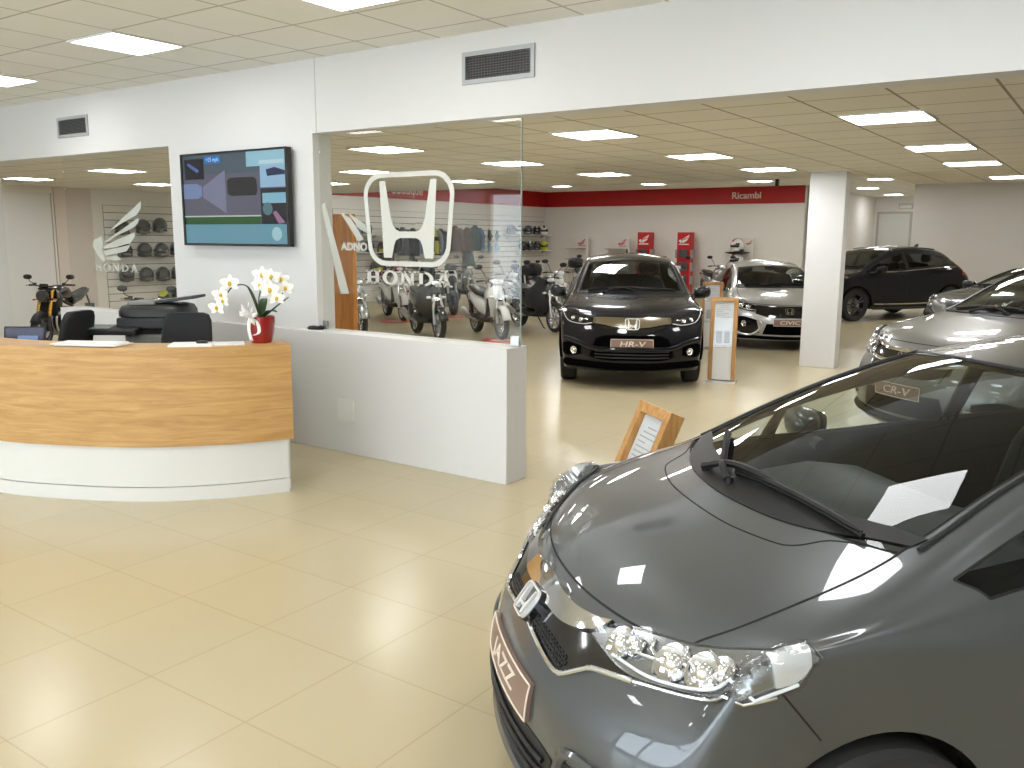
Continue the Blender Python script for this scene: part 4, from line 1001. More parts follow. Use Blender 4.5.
    for y in (-.13, -.045, .045, .13): k.tube(spline([(.3, y, .60), (.45, y, .52), (.46, y, .36), (.34, y * .8, .22), (.1, -.05, .17)], 14), .02, 8)
    k.build('exhaust_header', STEEL, r)
    k = MB(); k.tube([(.1, -.08, .18), (-.2, -.15, .22), (-.32, -.19, .28), (-.66, -.21, .42)], [.03, .045, .065, .06], 14); k.build('muffler', DARKALU, r)
    k = MB(); k.box((.43, 0, .66), (.04, .30, .26)); k.build('radiator', SATIN, r)
    k = MB()
    for s in (1, -1): k.tube(spline([(.38, s * .04, .96), (.2, s * .14, .78), (-.1, s * .16, .66), (-.28, s * .14, .5), (-.3, s * .12, .36)], 14), .025, 8)
    k.build('frame', BLACK, r)
    k = MB()
    for s in (1, -1): k.tube([(-.28, s * .1, .40), (xr, s * .13, R)], [.04, .03], 8)
    k.tube([(-.28, .1, .40), (-.28, -.1, .40)], .03, 8); k.build('swingarm', DARKALU, r)
    k = MB(); k.tube([(-.2, .14, .3), (-.1, .26, .02)], .012, 6); k.build('side_stand', BLACK, r)
    if fairing:
        k = MB(); k.loft(half_lofts([(.62, .86, .06, .05), (.56, .93, .15, .12), (.44, 1.0, .19, .14), (.36, 1.04, .16, .09)], 16, .8)); k.build('front_fairing', fairing, r, smooth=60)
        k = MB(); G = [[V((.50 - .5 * z - .05 * v * v, v * (.15 - .12 * z), 1.06 + z)) for v in [-1 + j / 4 for j in range(9)]] for z in (0, .08, .16, .22)]; k.grid(G); k.build('windscreen', DARKGLASS, r, solid=.004)
    return r
PW = mat('pearl_white', (.72, .72, .70), .22, coat=.6)
PGR = mat('silver_grey_body', (.34, .345, .34), .25, .5, coat=.6)
PK = mat('black_body', (.018, .018, .02), .2, coat=.6)
PR = mat('dark_red_body', (.30, .02, .03), .22, .2, coat=.6)
def front_at(wx, wy, deg, base=.67):
    a = math.radians(deg); return (wx - base * math.cos(a), wy - base * math.sin(a), 0), a
GRP = 'scooters and motorcycles on display'
def put(fn, label, wx, wy, deg, *a, **k):
    loc, rz = front_at(wx, wy, deg); return fn(label, loc, rz, *a, group=GRP, **k)
put(scooter, 'white scooter with black seat right behind the end of the glass pane', -9.0, 12.66, -33.6, PW)
put(scooter, 'black scooter with padded leg cover just left of the black crossover', -8.88, 14.26, -25, PK, cover=True)
put(scooter, 'black scooter with leg cover under the D of the frosted lettering', -9.77, 11.85, -32, PK, cover=True)
put(scooter, 'white scooter under the O and N of the frosted lettering', -12.73, 14.21, -33, PW)
put(scooter, 'silver grey scooter cut off by the oak panel behind the glass', -11.14, 11.33, -31, PGR)
put(motorbike, 'white and black motorcycle on a red floor disc behind the glass', -12.76, 16.0, -36, PW, forkm=STEEL, fairing=PW)
put(scooter, 'white scooter one row behind the white scooter at the pane end', -10.5, 15.3, -33, PW, seatm=SATIN)
put(scooter, 'white scooter with black helmet-like top box behind the leg-covered black one', -10.3, 16.9, -30, PW, topbox=True)
put(scooter, 'pale scooter far back beside the black crossover, nearest its windshield', -10.6, 19.6, -35, PGR)
put(scooter, 'white scooter seen between the black crossover mirror and the red stand', -9.9, 22.3, -40, PW)
put(scooter, 'grey scooter beside the rear side window of the silver hatchback', -9.3, 24.0, -45, PGR)
put(scooter, 'dark red scooter far back behind the frosted H emblem', -14.9, 16.6, -33, PR)
put(scooter, 'grey scooter behind the white one under the frosted lettering', -14.2, 18.6, -33, PGR, screen=True)
put(motorbike, 'dark motorcycle in the back row below the hanging jackets', -13.9, 20.9, -40, PK, forkm=STEEL)
put(scooter, 'white scooter in the back row under the helmet shelves', -12.6, 22.3, -40, PW, topbox=True)
put(motorbike, 'black motorcycle with gold fork and round headlamp behind the reception desk', -14.18, 7.19, -56, PK)
put(motorbike, 'dark motorcycle with red tank close behind the left half wall', -10.15, 6.28, -66, PR, forkm=STEEL)
# ------------------------------------------------------------------ room shell
FLOOR = tile_mat('floor_tiles', srgb(190, 177, 145), srgb(188, 175, 143), srgb(178, 164, 131), .6, .575, -3.74, 1.92, .0035, .22, .06, .45, .05, 1.1)
CEIL = tile_mat('ceiling_tiles', srgb(240, 238, 230), srgb(237, 235, 227), srgb(190, 186, 176), .6, .6, -6.65, 3.73, .009, .8, .25, .2, .02, 3, .25)
CEILB = tile_mat('ceiling_tiles_low', srgb(224, 219, 206), srgb(220, 215, 202), srgb(150, 141, 124), .6, .6, -4.31, 6.77, .010, .8, .25, .2, .02, 3, .25)
GREYW = mat('grey_wall_paint', srgb(206, 202, 195), .6, bump=.1, bscale=120)
BACKW = mat('far_wall_paint', srgb(232, 228, 220), .6, bump=.05)
BAND = mat('red_band_paint', srgb(176, 20, 18), .5)
SIGNW = mat('sign_cream', srgb(226, 212, 202), .5)
FROST = mat('frosted_film', srgb(206, 206, 198), .6)
def sbox(name, x0, x1, y0, y1, z0, z1, m, **k):
    mb = MB(); mb.box(((x0 + x1) / 2, (y0 + y1) / 2, (z0 + z1) / 2), (abs(x1 - x0), abs(y1 - y0), abs(z1 - z0))); return struct(mb.build(name, m, smooth=0, **k))
sbox('floor', -17.6, 4.2, -6.4, 37, -.12, 0, FLOOR)
sbox('ceiling', -12.6, 4.2, -6.4, 5.2, 3.23, 3.35, CEIL)
mb = MB(); mb.box((-6.7, 9.55, 2.80), (21.8, 8.5, .16)); mb.box((.6, 14.9, 2.80), (7.2, 2.3, .16)); struct(mb.build('ceiling_low', CEILB, smooth=0))
sbox('ceiling_high', -17.6, 4.2, 13.6, 37, 3.4, 3.5, CEIL)
mb = MB(); mb.box((-7.3, 13.76, 3.06), (20.6, .08, .68)); mb.box((.6, 16.1, 3.06), (7.2, .08, .68)); struct(mb.build('trim_soffit', WHITE, smooth=0))
# partition: header, television wall, low wall
mb = MB(); mb.box((-4.0, 5.29, 2.95), (16.4, .2, .62)); mb.box((-6.61, 5.29, 1.82), (1.98, .2, 1.64)); mb.box((-11.9, 5.29, 1.5), (1.2, .2, 3.0)); struct(mb.build('wall_partition', WHITE, smooth=0))
sbox('trim_seam', -5.575, -5.567, 5.186, 5.19, 2.64, 3.23, mat('seam_grey', srgb(196, 195, 190), .6))
sbox('wall_low', -9.62, -3.58, 5.10, 5.36, 0, 1.01, WHITE, bevel=.004)
sbox('wall_left', -17.6, -17.3, 5, 27.3, 0, 3.5, BACKW)
sbox('wall_back', -17.6, -8.05, 27, 27.3, 0, 3.5, BACKW)
sbox('wall_right', -5.02, 4.2, 27, 27.3, 0, 3.5, GREYW)
mb = MB(); mb.box((-8.15, 31.6, 1.75), (.2, 8.8, 3.5)); mb.box((-4.92, 31.6, 1.75), (.2, 8.8, 3.5)); mb.box((-6.5, 36.1, 1.75), (3.6, .2, 3.5)); struct(mb.build('wall_corridor', BACKW, smooth=0))
sbox('wall_side', 4.0, 4.2, -6.4, 27, 0, 3.5, WHITE)
mb = MB(); mb.box((-12.5, -.6, 1.7), (.2, 11.6, 3.4)); mb.box((-15, 5.05, 1.7), (5, .1, 3.4)); struct(mb.build('wall_far_left', WHITE, smooth=0))
mb = MB(); mb.box((-4.2, -6.3, .15), (16.8, .2, .3)); mb.box((-4.2, -6.3, 3.1), (16.8, .2, .5)); struct(mb.build('wall_front', WHITE, smooth=0))
for i in range(6):
    x = -12.3 + i * 2.72
    mb = MB()
    for xx in (x, x + 2.66): mb.box((xx, -6.3, 1.58), (.09, .12, 2.56))
    for z in (.34, 2.82): mb.box((x + 1.33, -6.3, z), (2.6, .12, .09))
    w = struct(mb.build('window_%d' % (i + 1), TRIMW, smooth=0)); mb = MB(); mb.box((x + 1.33, -6.3, 1.58), (2.6, .012, 2.46)); g = mb.build('window_pane', CLEAR, w, smooth=0)
sbox('pillar', -3.71, -3.22, 12.62, 12.85, 0, 2.72, WHITE, bevel=.006)
# far corner, corridor door, plain panel by the left opening
mb = MB(); mb.ring([(-7.95, 0), (-6.7, 0), (-6.7, 2.85), (-7.95, 2.85)], [(-7.87, 0), (-6.78, 0), (-6.78, 2.77), (-7.87, 2.77)], .05, basis((0, 36.0, 0), (1, 0, 0), (0, 0, 1)))
d = struct(mb.build('door_1', mat('door_frame', srgb(176, 172, 164), .5), smooth=0)); mb = MB(); mb.box((-7.325, 35.975, 1.385), (1.09, .04, 2.77)); mb.build('door_leaf', mat('door_grey', srgb(205, 204, 198), .5), d, smooth=0)
mb = MB(); mb.tube([(-6.95, 35.95, 1.05), (-6.95, 35.90, 1.05), (-7.08, 35.90, 1.05)], .012, 6); mb.build('door_handle', STEEL, d)
mb = MB(); mb.box((-17.29, 7.6, 1.3), (.02, 3.1, 2.6)); d = struct(mb.build('door_2', TRIMW, smooth=0, bevel=.005)); mb = MB(); mb.box((-17.275, 9.14, 1.3), (.012, .02, 2.6)); mb.build('door_edge', mat('door_frame', srgb(176, 172, 164), .5), d, smooth=0)
sbox('trim_1', -17.3, -17.26, 9.2, 9.95, 0, 2.72, mat('pilaster_paint', srgb(214, 202, 192), .6))
# red signs bands
sbox('trim_2', -17.3, -17.28, 13.9, 26.98, 2.88, 3.4, BAND); sbox('trim_3', -17.28, -8.05, 26.98, 27.0, 2.88, 3.4, BAND)
def sign(word, M, size, label):
    o = text(word, size, M, SIGNW, 'wall_lettering', None, .012, sx=1.05, bold=.004); tag(o, label, 'sign'); return o
sign('Ricambi', basis((-9.86, 26.97, 3.13), (1, 0, 0), (0, 0, 1)), .285, 'cream Ricambi lettering on the red band of the back wall')
sign('boutique', basis((-17.27, 19.55, 3.13), (0, 1, 0), (0, 0, 1)), .36, 'cream boutique lettering on the red band above the clothing wall')

# ------------------------------------------------------------------ glass panes and their frosted marks and painted reflections
def honda_word(mb, M, h, w=None, gap=.16, t=.004):
    w = w or h * 1.25; s = h * .33; f = h * .13; x = 0
    def bx(x0, x1, y0, y1): mb.prism([(x0, y0), (x1, y0), (x1, y1), (x0, y1)], t, M)
    def serif(cx, y0, k=1.0): bx(cx - s * .95 * k, cx + s * .95 * k, y0, y0 + f)
    ell = lambda cx, a, b, n=24: [(cx + a * math.cos(2 * PI * i / n), h / 2 + b * math.sin(2 * PI * i / n)) for i in range(n)]
    for c in 'HONDA':
        if c == 'H':
            for cx in (x + s * .95, x + w - s * .95): bx(cx - s / 2, cx + s / 2, 0, h); serif(cx, 0); serif(cx, h - f)
            bx(x + s, x + w - s, h * .43, h * .57)
        elif c == 'O': mb.ring(ell(x + w / 2, w / 2, h / 2), ell(x + w / 2, w / 2 - s, h / 2 - f), t, M)
        elif c == 'N':
            for cx in (x + s * .8, x + w - s * .8): bx(cx - s * .4, cx + s * .4, 0, h)
            mb.prism([(x + s * .4, h), (x + s * 1.4, h), (x + w - s * .4, 0), (x + w - s * 1.4, 0)], t, M); serif(x + s * .8, 0); serif(x + w - s * .8, h - f); serif(x + s * .5, h - f, .8)
        elif c == 'D':
            bx(x + s * .4, x + s * 1.4, 0, h); bx(x, x + s * 2, 0, f); bx(x, x + s * 2, h - f, h)
            arc = lambda a, b: [(x + s * 1.2 + a * math.sin(PI * i / 16), h / 2 + b * math.cos(PI * i / 16)) for i in range(17)]
            o, i_ = arc(w - s * 1.2, h / 2), arc(w - s * 2.2, h / 2 - f)
            for q in range(16): mb.prism([o[q], o[q + 1], i_[q + 1], i_[q]], t, M)
        else:
            mb.prism([(x + s * .3, 0), (x + s * .95, 0), (x + w * .56, h), (x + w * .40, h)], t, M); mb.prism([(x + w - s * 1.6, 0), (x + w - s * .4, 0), (x + w * .6, h), (x + w * .40, h)], t, M)
            bx(x + w * .25, x + w * .72, h * .27, h * .4); serif(x + s * .7, 0, .8); serif(x + w - s, 0, 1.1)
        x += w + gap * h
    return x
WING = [[(160, 350), (435, 85), (432, 135), (405, 182), (280, 258), (190, 322)], [(168, 400), (178, 380), (415, 205), (407, 245), (375, 280), (258, 340)], [(160, 440), (170, 415), (383, 312), (382, 345), (350, 392), (250, 425)],
        [(170, 490), (165, 455), (350, 405), (320, 455), (250, 476)], [(178, 520), (172, 505), (250, 488), (285, 520), (240, 530)], [(85, 420), (95, 375), (155, 342), (160, 415), (150, 440), (160, 500), (172, 530), (150, 540), (110, 480)]]
def wing(mb, M, w, flip=False, t=.004):
    """spread wing, w wide, origin at the lower left."""
    for P in WING:
        q = [((x - 85) / 350 * w, (540 - y) / 455 * w * .72) for x, y in P]
        if flip: q = [(w - x, y) for x, y in q]
        mb.prism(q, t, M)
def pane(name, label, x0, x1, z0, z1, y=5.26):
    mb = MB(); mb.box(((x0 + x1) / 2, y, (z0 + z1) / 2), (x1 - x0, .012, z1 - z0)); o = mb.build(name, CLEAR, smooth=0); tag(o, label, 'glass partition'); return o
FR_ = lambda x, z: basis((x, 5.252, z), (1, 0, 0), (0, 0, 1))
gr = pane('glass_pane', 'clear glass pane with a frosted H emblem over frosted lettering', -5.617, -3.575, 1.012, 2.638)
o_, i_, L_ = honda_outlines(); W = .935
mb = MB(); sc = lambda P: [(x * W, y * W * .93) for x, y in P]
mb.ring(sc(o_), sc(i_), .003, FR_(-4.64, 1.935)); mb.prism(sc(L_), .003, FR_(-4.64, 1.935)); mb.build('frosted_emblem', FROST, gr, smooth=0)
mb = MB(); honda_word(mb, FR_(-5.10, 1.42), .115, .16, .22, .003); mb.build('frosted_lettering', FROST, gr, smooth=0)
mb = MB();  # pale shards: a wing's reflection in the pane, drawn as film
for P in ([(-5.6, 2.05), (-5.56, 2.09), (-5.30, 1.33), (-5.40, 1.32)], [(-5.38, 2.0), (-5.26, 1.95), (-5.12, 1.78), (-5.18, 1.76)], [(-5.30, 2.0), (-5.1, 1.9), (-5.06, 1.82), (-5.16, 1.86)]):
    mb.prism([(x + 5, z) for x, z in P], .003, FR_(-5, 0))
FAINT = mat('faint_film_or_reflection', srgb(206, 208, 200), .6); nt = FAINT.node_tree; bs = nt.nodes['Principled BSDF']; bs.inputs['Alpha'].default_value = .6  # film of the left pane; also colours the painted reflections
mb.build('wing_film_or_reflection', FAINT, gr, smooth=0)
text('ADNO', .085, FR_(-5.23, 1.715), FAINT, 'painted_reflection', gr, .0015, sx=1.15, bold=.004)  # reversed letters of a reflection, drawn onto the pane
mb = MB(); mb.box((-3.571, 5.26, 1.825), (.004, .013, 1.62)); mb.build('pane_edge', mat('glass_edge', (.34, .40, .38), .15), gr, smooth=0)
mb = MB(); mb.box((-3.615, 5.26, 1.05), (.075, .03, .075)); mb.build('glass_clamp', STEEL, gr, smooth=0, bevel=.003)
mb = MB(); mb.box((-5.60, 5.26, 1.05), (.05, .03, .075)); mb.build('glass_clamp', STEEL, gr, smooth=0, bevel=.003)
gl = pane('glass_pane', 'clear glass pane with a frosted wing, above the left half wall', -9.63, -7.603, 1.012, 2.638)
mb = MB(); M = FR_(-9.14, 1.52)
for P in WING: mb.prism([((x - 85) / 350 * .94, (540 - y) / 455 * .62) for x, y in P], .003, M)
mb.build('wing_film_or_reflection', FAINT, gl, smooth=0)
mb = MB(); honda_word(mb, FR_(-9.12, 1.42), .085, .13, .42, .003); mb.build('frosted_lettering', FAINT, gl, smooth=0)

# ------------------------------------------------------------------ ceiling lights
EM = mat('light_diffuser', (1, 1, 1), .5, emit=(.98, .99, 1), es=30)
EMW = mat('light_diffuser_front', (1, 1, 1), .5, emit=(.98, .99, 1), es=16.5)
def light_panel(x, y, z, label, group, em=EM, s=.6):
    t = thing('ceiling_light', label, 'ceiling light', (x, y, z), 0, group)
    a, b = s / 2, s / 2 - .018
    mb = MB(); mb.ring([(-a, -a), (a, -a), (a, a), (-a, a)], [(-b, -b), (b, -b), (b, b), (-b, b)], .014, Matrix.Translation((0, 0, -.013))); mb.build('frame', TRIMW, t, smooth=0)
    mb = MB(); mb.box((0, 0, -.002), (2 * b, 2 * b, .008)); mb.build('diffuser', em, t, smooth=0)
    return t
p0 = light_panel(-6.35, 4.03, 3.23, 'square light panel in the high ceiling, above the small vent', 'square light panels in the front ceiling', EMW)
p1 = light_panel(-4.01, 7.07, 2.72, 'square light panel in the low ceiling, nearest right of the glass pane', 'square light panels in the low ceiling')
def lp(x, y, z, label, group): return dup(p0 if z > 3.1 and z < 3.3 else p1, (x, y, z), 0, label, group)
FRG = 'square light panels in the front ceiling'
lp(-3.98, 3.93, 3.23, 'square light panel in the high ceiling, cut by the top of the photo', FRG); lp(-8.83, 4.2, 3.23, 'square light panel in the high ceiling, cut by the left edge', FRG)
hid = 'added square light panel in the front ceiling, outside the photo'
for x, y in ((-1.25, 3.7), (.8, 4.1), (-8.8, 1.6), (-6.35, 1.6), (-4.0, 1.6), (-1.6, 1.6), (.8, 1.6), (-6.35, -1.0), (-4.0, -1.0), (-1.6, -1.0), (.8, -1.0), (-4.0, -3.6), (-.4, -3.6)): lp(x, y, 3.23, hid, FRG)  # unseen panels, layout made up to light the front room
LOW = 'square light panels in the low ceiling'
for x, y, t in ((-4.05, 9.54, 'second in the row leading to the Ricambi sign'), (-4.01, 11.75, 'third in the row leading to the Ricambi sign'),
    (-1.58, 7.28, 'large one nearest the foreground hatchback roof'), (-1.62, 9.86, 'second in the rightmost row'), (-1.62, 12.06, 'third in the rightmost row, above the grey wall'), (-1.45, 14.9, 'last of the rightmost row, at the photo edge'),
    (-6.56, 7.1, 'largest seen through the pane, above the H emblem'), (-6.41, 9.24, 'crossed by the edge of the glass pane'), (-6.35, 11.48, 'third back in the row above the black crossover'), (-9.03, 9.36, 'seen through the pane, left of the H emblem'), (-9.04, 11.79, 'seen through the pane, right of the H emblem'),
    (-11.6, 11.0, 'low beside the oak panel'), (-15.12, 7.65, 'leftmost, above the plain white door panel'), (-12.07, 7.38, 'above the frosted wing'), (-14.58, 9.66, 'behind the edge of the television wall')):
    lp(x, y, 2.72, 'square light panel in the low ceiling, ' + t, LOW)
HI = 'square light panels in the far ceiling'
for x, y, t in ((-8.58, 24.49, 'above the Ricambi lettering'), (-11.77, 24.31, 'above the red brochure stands'), (-14.74, 23.85, 'by the corner of the red band'), (-5.57, 25.22, 'just right of the white pillar, nearest'), (-6.83, 29.4, 'middle of the corridor'), (-7.0, 34.0, 'end of the corridor, over the door')):
    lp(x, y, 3.4, 'small square light panel in the far ceiling, ' + t, HI)
for x in (-15.6, -12.6, -9.6, -6.6, -3.6, -.6):  # unseen panels added here and below to brighten the far walls
    for y in (16.6, 20.4): lp(x, y, 3.4, 'added square light panel in the far ceiling, hidden by the lower ceiling', HI)
for x in (-2.6, .4): lp(x, 24.4, 3.4, 'added square light panel in the far ceiling, hidden by the lower ceiling', HI)

# ------------------------------------------------------------------ vents, sockets, small fixings
def vent(x0, x1, z0, z1, label, n, m):
    t = thing('wall_vent', label, 'vent', ((x0 + x1) / 2, 5.19, (z0 + z1) / 2)); w, h = x1 - x0, z1 - z0; b = .03
    mb = MB(); M = basis((0, 0, 0), (1, 0, 0), (0, 0, 1)); mb.ring([(-w / 2, -h / 2), (w / 2, -h / 2), (w / 2, h / 2), (-w / 2, h / 2)], [(-w / 2 + b, -h / 2 + b), (w / 2 - b, -h / 2 + b), (w / 2 - b, h / 2 - b), (-w / 2 + b, h / 2 - b)], .015, M)
    for sx in (-.35, .35):
        for sz in (-.5, .5): mb.cyl((sx * w, -.015, sz * (h - b)), (sx * w, -.018, sz * (h - b)), .006, n=8)
    mb.build('frame', mat('vent_frame', (.42, .43, .44), .5, .2), t, smooth=0)
    mb = MB(); mb.box((0, -.002, 0), (w - 2 * b, .003, h - 2 * b)); mb.build('duct_opening', BLACK, t, smooth=0)
    mb = MB(); 
    for i in range(n): mb.box((0, -.009, -h / 2 + b + (i + .5) * (h - 2 * b) / n), (w - 2 * b, .006, .005), M=Matrix.Rotation(.5, 3, 'X'))
    for i in range(m): mb.box((-w / 2 + b + (i + .5) * (w - 2 * b) / m, -.006, 0), (.004, .006, h - 2 * b))
    mb.build('grille', mat('vent_grey', (.16, .16, .16), .45, .6), t, smooth=0)
vent(-4.04, -3.42, 2.88, 3.10, 'wide black grille vent with alloy frame on the header above the glass', 9, 22)
vent(-9.54, -8.95, 2.82, 3.03, 'small grey louvred vent high on the wall left of the television', 11, 0)
t = thing('wall_socket', 'blank white cover plate on the low wall', 'cover plate', (-5.22, 5.10, .365))
mb = MB(); mb.prism(rrect(.2, .19, .01), .008, basis((0, 0, 0), (1, 0, 0), (0, 0, 1))); mb.build('plate', mat('socket_white', srgb(216, 216, 210), .4), t, smooth=0); mb = MB(); mb.prism(rrect(.17, .16, .006), .011, basis((0, 0, 0), (1, 0, 0), (0, 0, 1))); mb.build('cover', TRIMW, t, smooth=0)
t = thing('mouse', 'small black device lying on the low wall at the glass corner', 'device', (-5.66, 5.20, 1.01), .3)
mb = MB(); mb.loft([sup((0, 0, z), (1, 0, 0), (0, 1, 0), a, b, 16, .8) for z, a, b in ((0, .075, .04), (.018, .078, .043), (.03, .06, .032), (.034, .03, .015))]); mb.build('shell', BLACK, t); mb = MB(); mb.box((.03, 0, .032), (.05, .012, .008)); mb.build('button', SATIN, t, bevel=.002)
t = thing('ceiling_sensor', 'small dark sensor on the ceiling beside the light above the Ricambi sign', 'sensor', (-7.67, 23.2, 3.4))
mb = MB(); mb.cyl((0, 0, 0), (0, 0, -.04), .06, n=12); mb.build('mount', BLACK, t); mb = MB(); mb.box((0, 0, -.14), (.08, .10, .2)); mb.build('housing', BLACK, t, bevel=.01)
t = thing('emergency_light', 'small white box lamp high on the corridor end wall above the door', 'emergency light', (-6.95, 36, 3.05))
mb = MB(); mb.box((0, -.04, 0), (.5, .08, .2)); mb.build('housing', mat('lamp_box', srgb(190, 186, 176), .4), t, bevel=.01); mb = MB(); mb.box((0, -.085, -.02), (.42, .01, .12)); mb.build('cover', TRIMW, t, bevel=.003)

# ------------------------------------------------------------------ television
t = thing('television', 'flat television on the white wall showing a driving animation', 'television', (-6.575, 5.15, 2.125))
TW, TH = 1.46, .83; M = basis((0, 0, 0), (1, 0, 0), (0, 0, 1))
mb = MB(); mb.box((0, -.015, 0), (TW, .045, TH)); mb.build('housing', BLACK, t, bevel=.004, smooth=0)
mb = MB(); mb.box((0, .025, 0), (.5, .04, .4)); mb.build('wall_bracket', SATIN, t, smooth=0)
mb = MB(); M = basis((0, -.0385, 0), (1, 0, 0), (0, 0, 1)); mb.ring([(-TW / 2, -TH / 2), (TW / 2, -TH / 2), (TW / 2, TH / 2), (-TW / 2, TH / 2)], [(-TW / 2 + .022, -TH / 2 + .022), (TW / 2 - .022, -TH / 2 + .022), (TW / 2 - .022, TH / 2 - .018), (-TW / 2 + .022, TH / 2 - .018)], .012, M); mb.build('bezel', GLOSSB, t, smooth=0)
def scr(r, g, b, k=.55):
    c = srgb(r, g, b)[:3]; return mat('screen_%d_%d_%d' % (r, g, b), tuple(x * .25 for x in c), .25, emit=c, es=k)
sw, sh = TW - .044, TH - .04
def quad(name, u0, v0, u1, v1, col, lay=1, par=None, P=None):
    """rectangle on the screen in 0..1 screen units, v down."""
    mb = MB(); q = P or [(u0, v0), (u1, v0), (u1, v1), (u0, v1)]
    mb.prism([((u - .5) * sw, (.5 - v) * sh + .002) for u, v in reversed(q)], .0006 * lay, M); return mb.build(name, scr(*col), par or pic, smooth=0)
mb = MB(); mb.prism([(-sw / 2, -sh / 2), (sw / 2, -sh / 2), (sw / 2, sh / 2), (-sw / 2, sh / 2)], .0005, M); pic = mb.build('screen', scr(92, 92, 108, .6), t, smooth=0)
quad('road_shoulder', 0, 0, .76, .22, (78, 92, 104)); quad('grass_strip', 0, .70, .76, .785, (40, 84, 38)); quad('white_line', 0, .685, .76, .70, (190, 200, 200), 2); quad('caption_bar', 0, .785, 1, 1, (104, 152, 170))
quad('light_cone', 0, 0, 0, 0, (122, 124, 150), 2, P=[(.20, .36), (.43, .18), (.43, .66), (.20, .48)])
quad('picture_car', 0, 0, 0, 0, (38, 36, 42), 3, P=[(.45, .30), (.48, .27), (.70, .27), (.73, .30), (.735, .42), (.72, .47), (.48, .47), (.45, .44)])
quad('picture_car', 0, 0, 0, 0, (120, 138, 178), 3, P=[(0, .32), (.14, .32), (.19, .35), (.19, .46), (.15, .49), (0, .49)])
quad('inset_photo', .02, .04, .22, .27, (22, 22, 36), 3); quad('inset_detail', 0, 0, 0, 0, (90, 110, 170), 4, P=[(.06, .08), (.17, .17), (.15, .20), (.05, .11)])
b = quad('speed_tag', .23, .02, .39, .10, (30, 120, 200), 3)
quad('title_card', .64, .0, 1, .16, (150, 196, 214), 2); quad('title_line', .76, .10, .98, .14, (186, 214, 224), 3); quad('right_photo', .765, .16, 1, .39, (150, 186, 214), 2); quad('right_car', 0, 0, 0, 0, (40, 50, 84), 3, P=[(.82, .20), (.90, .18), (.99, .22), (.99, .26), (.83, .27)])
quad('right_photo', .765, .40, 1, .785, (30, 28, 40), 2); quad('right_detail', .78, .45, 1, .56, (130, 180, 200), 3); quad('wheel_detail', 0, 0, 0, 0, (84, 120, 128), 4, P=[(.78 + .045 * (1 + math.cos(a)), .62 + .07 * math.sin(a)) for a in [2 * PI * i / 14 for i in range(14)]])
quad('arm_detail', 0, 0, 0, 0, (150, 110, 140), 4, P=[(.87, .66), (.90, .64), (.98, .77), (.92, .78)])
quad('clock_face', 0, 0, 0, 0, (160, 200, 210), 3, P=[(.90 + .045 * math.cos(a), .89 + .075 * math.sin(a)) for a in [2 * PI * i / 20 for i in range(20)]])
TX = lambda u, v: M @ Matrix.Translation(((u - .5) * sw, (.5 - v) * sh + .002, .0026))
text('+25 mph', .05, TX(.31, .06), scr(200, 220, 240), 'screen_text', pic, .0003)
# ------------------------------------------------------------------ reception desk
def arc_pts(off, n=40):
    """plan curve of the desk front, moved outwards by off."""
    P = [(-7.9, 2.80), (-7.2, 2.77), (-6.43, 2.85), (-5.95, 3.00), (-5.36, 3.32), (-4.97, 3.71), (-4.75, 4.07)]
    c = spline([(x, y, 0) for x, y in P], n); out = []
    for i, p in enumerate(c):
        t = (c[min(i + 1, n - 1)] - c[max(i - 1, 0)]).normalized(); out.append(p + V((t.y, -t.x, 0)) * off)
    return out
def band(mb, o0, o1, z0, z1, n=40, ext=0):
    A, B = arc_pts(o0, n), arc_pts(o1, n); d = (A[-1] - A[-2]).normalized() * ext; A[-1] = A[-1] + d; B[-1] = B[-1] + d
    mb.loft([[V((a.x, a.y, z0)), V((b.x, b.y, z0)), V((b.x, b.y, z1)), V((a.x, a.y, z1))] for a, b in zip(A, B)])
desk = thing('reception_desk', 'curved reception desk with oak front over a white base', 'reception desk', (0, 0, 0))
def curve_wood():
    m = bpy.data.materials.new('oak_bent'); m.use_nodes = True; nt = m.node_tree; b = nt.nodes['Principled BSDF']
    uv = nt.nodes.new('ShaderNodeAttribute'); uv.attribute_name = 'UVMap'; mp = nt.nodes.new('ShaderNodeMapping'); mp.inputs['Scale'].default_value = (1.1, 13, 1); nt.links.new(uv.outputs['Vector'], mp.inputs['Vector'])
    nz = nt.nodes.new('ShaderNodeTexNoise'); nz.inputs['Scale'].default_value = 2.2; nz.inputs['Detail'].default_value = 8; nz.inputs['Roughness'].default_value = .65; nz.inputs['Distortion'].default_value = .8; nt.links.new(mp.outputs[0], nz.inputs['Vector'])
    cr = nt.nodes.new('ShaderNodeValToRGB'); e = cr.color_ramp.elements; e[0].color = srgb(172, 128, 74); e[0].position = .28; e[1].color = srgb(204, 164, 108); e[1].position = .66
    nt.links.new(nz.outputs['Fac'], cr.inputs[0]); nt.links.new(cr.outputs[0], b.inputs['Base Color']); b.inputs['Roughness'].default_value = .38; b.inputs['Specular IOR Level'].default_value = .35
    return m
BENT = curve_wood()
def uvband(o):
    me = o.data; uv = me.uv_layers.new(name='UVMap'); n = 40; L = [0]; c = arc_pts(0, n)
    for a, b in zip(c, c[1:]): L.append(L[-1] + (b - a).length)
    for l in me.loops:
        i = l.vertex_index // 4; co_ = me.vertices[l.vertex_index].co
        uv.data[l.index].uv = (L[min(i, n - 1)], co_.z + (.3 if l.vertex_index % 4 in (1, 2) else 0))
mb = MB(); band(mb, -.035, .03, .385, 1.06, ext=.035); o = mb.build('oak_front', BENT, desk, smooth=40); uvband(o)
mb = MB(); band(mb, -.27, -.036, 1.02, 1.06, ext=.035); o = mb.build('counter_top', BENT, desk, smooth=40); uvband(o)
mb = MB(); band(mb, -.05, .0, .10, .385); mb.build('white_base', TRIMW, desk, smooth=40)
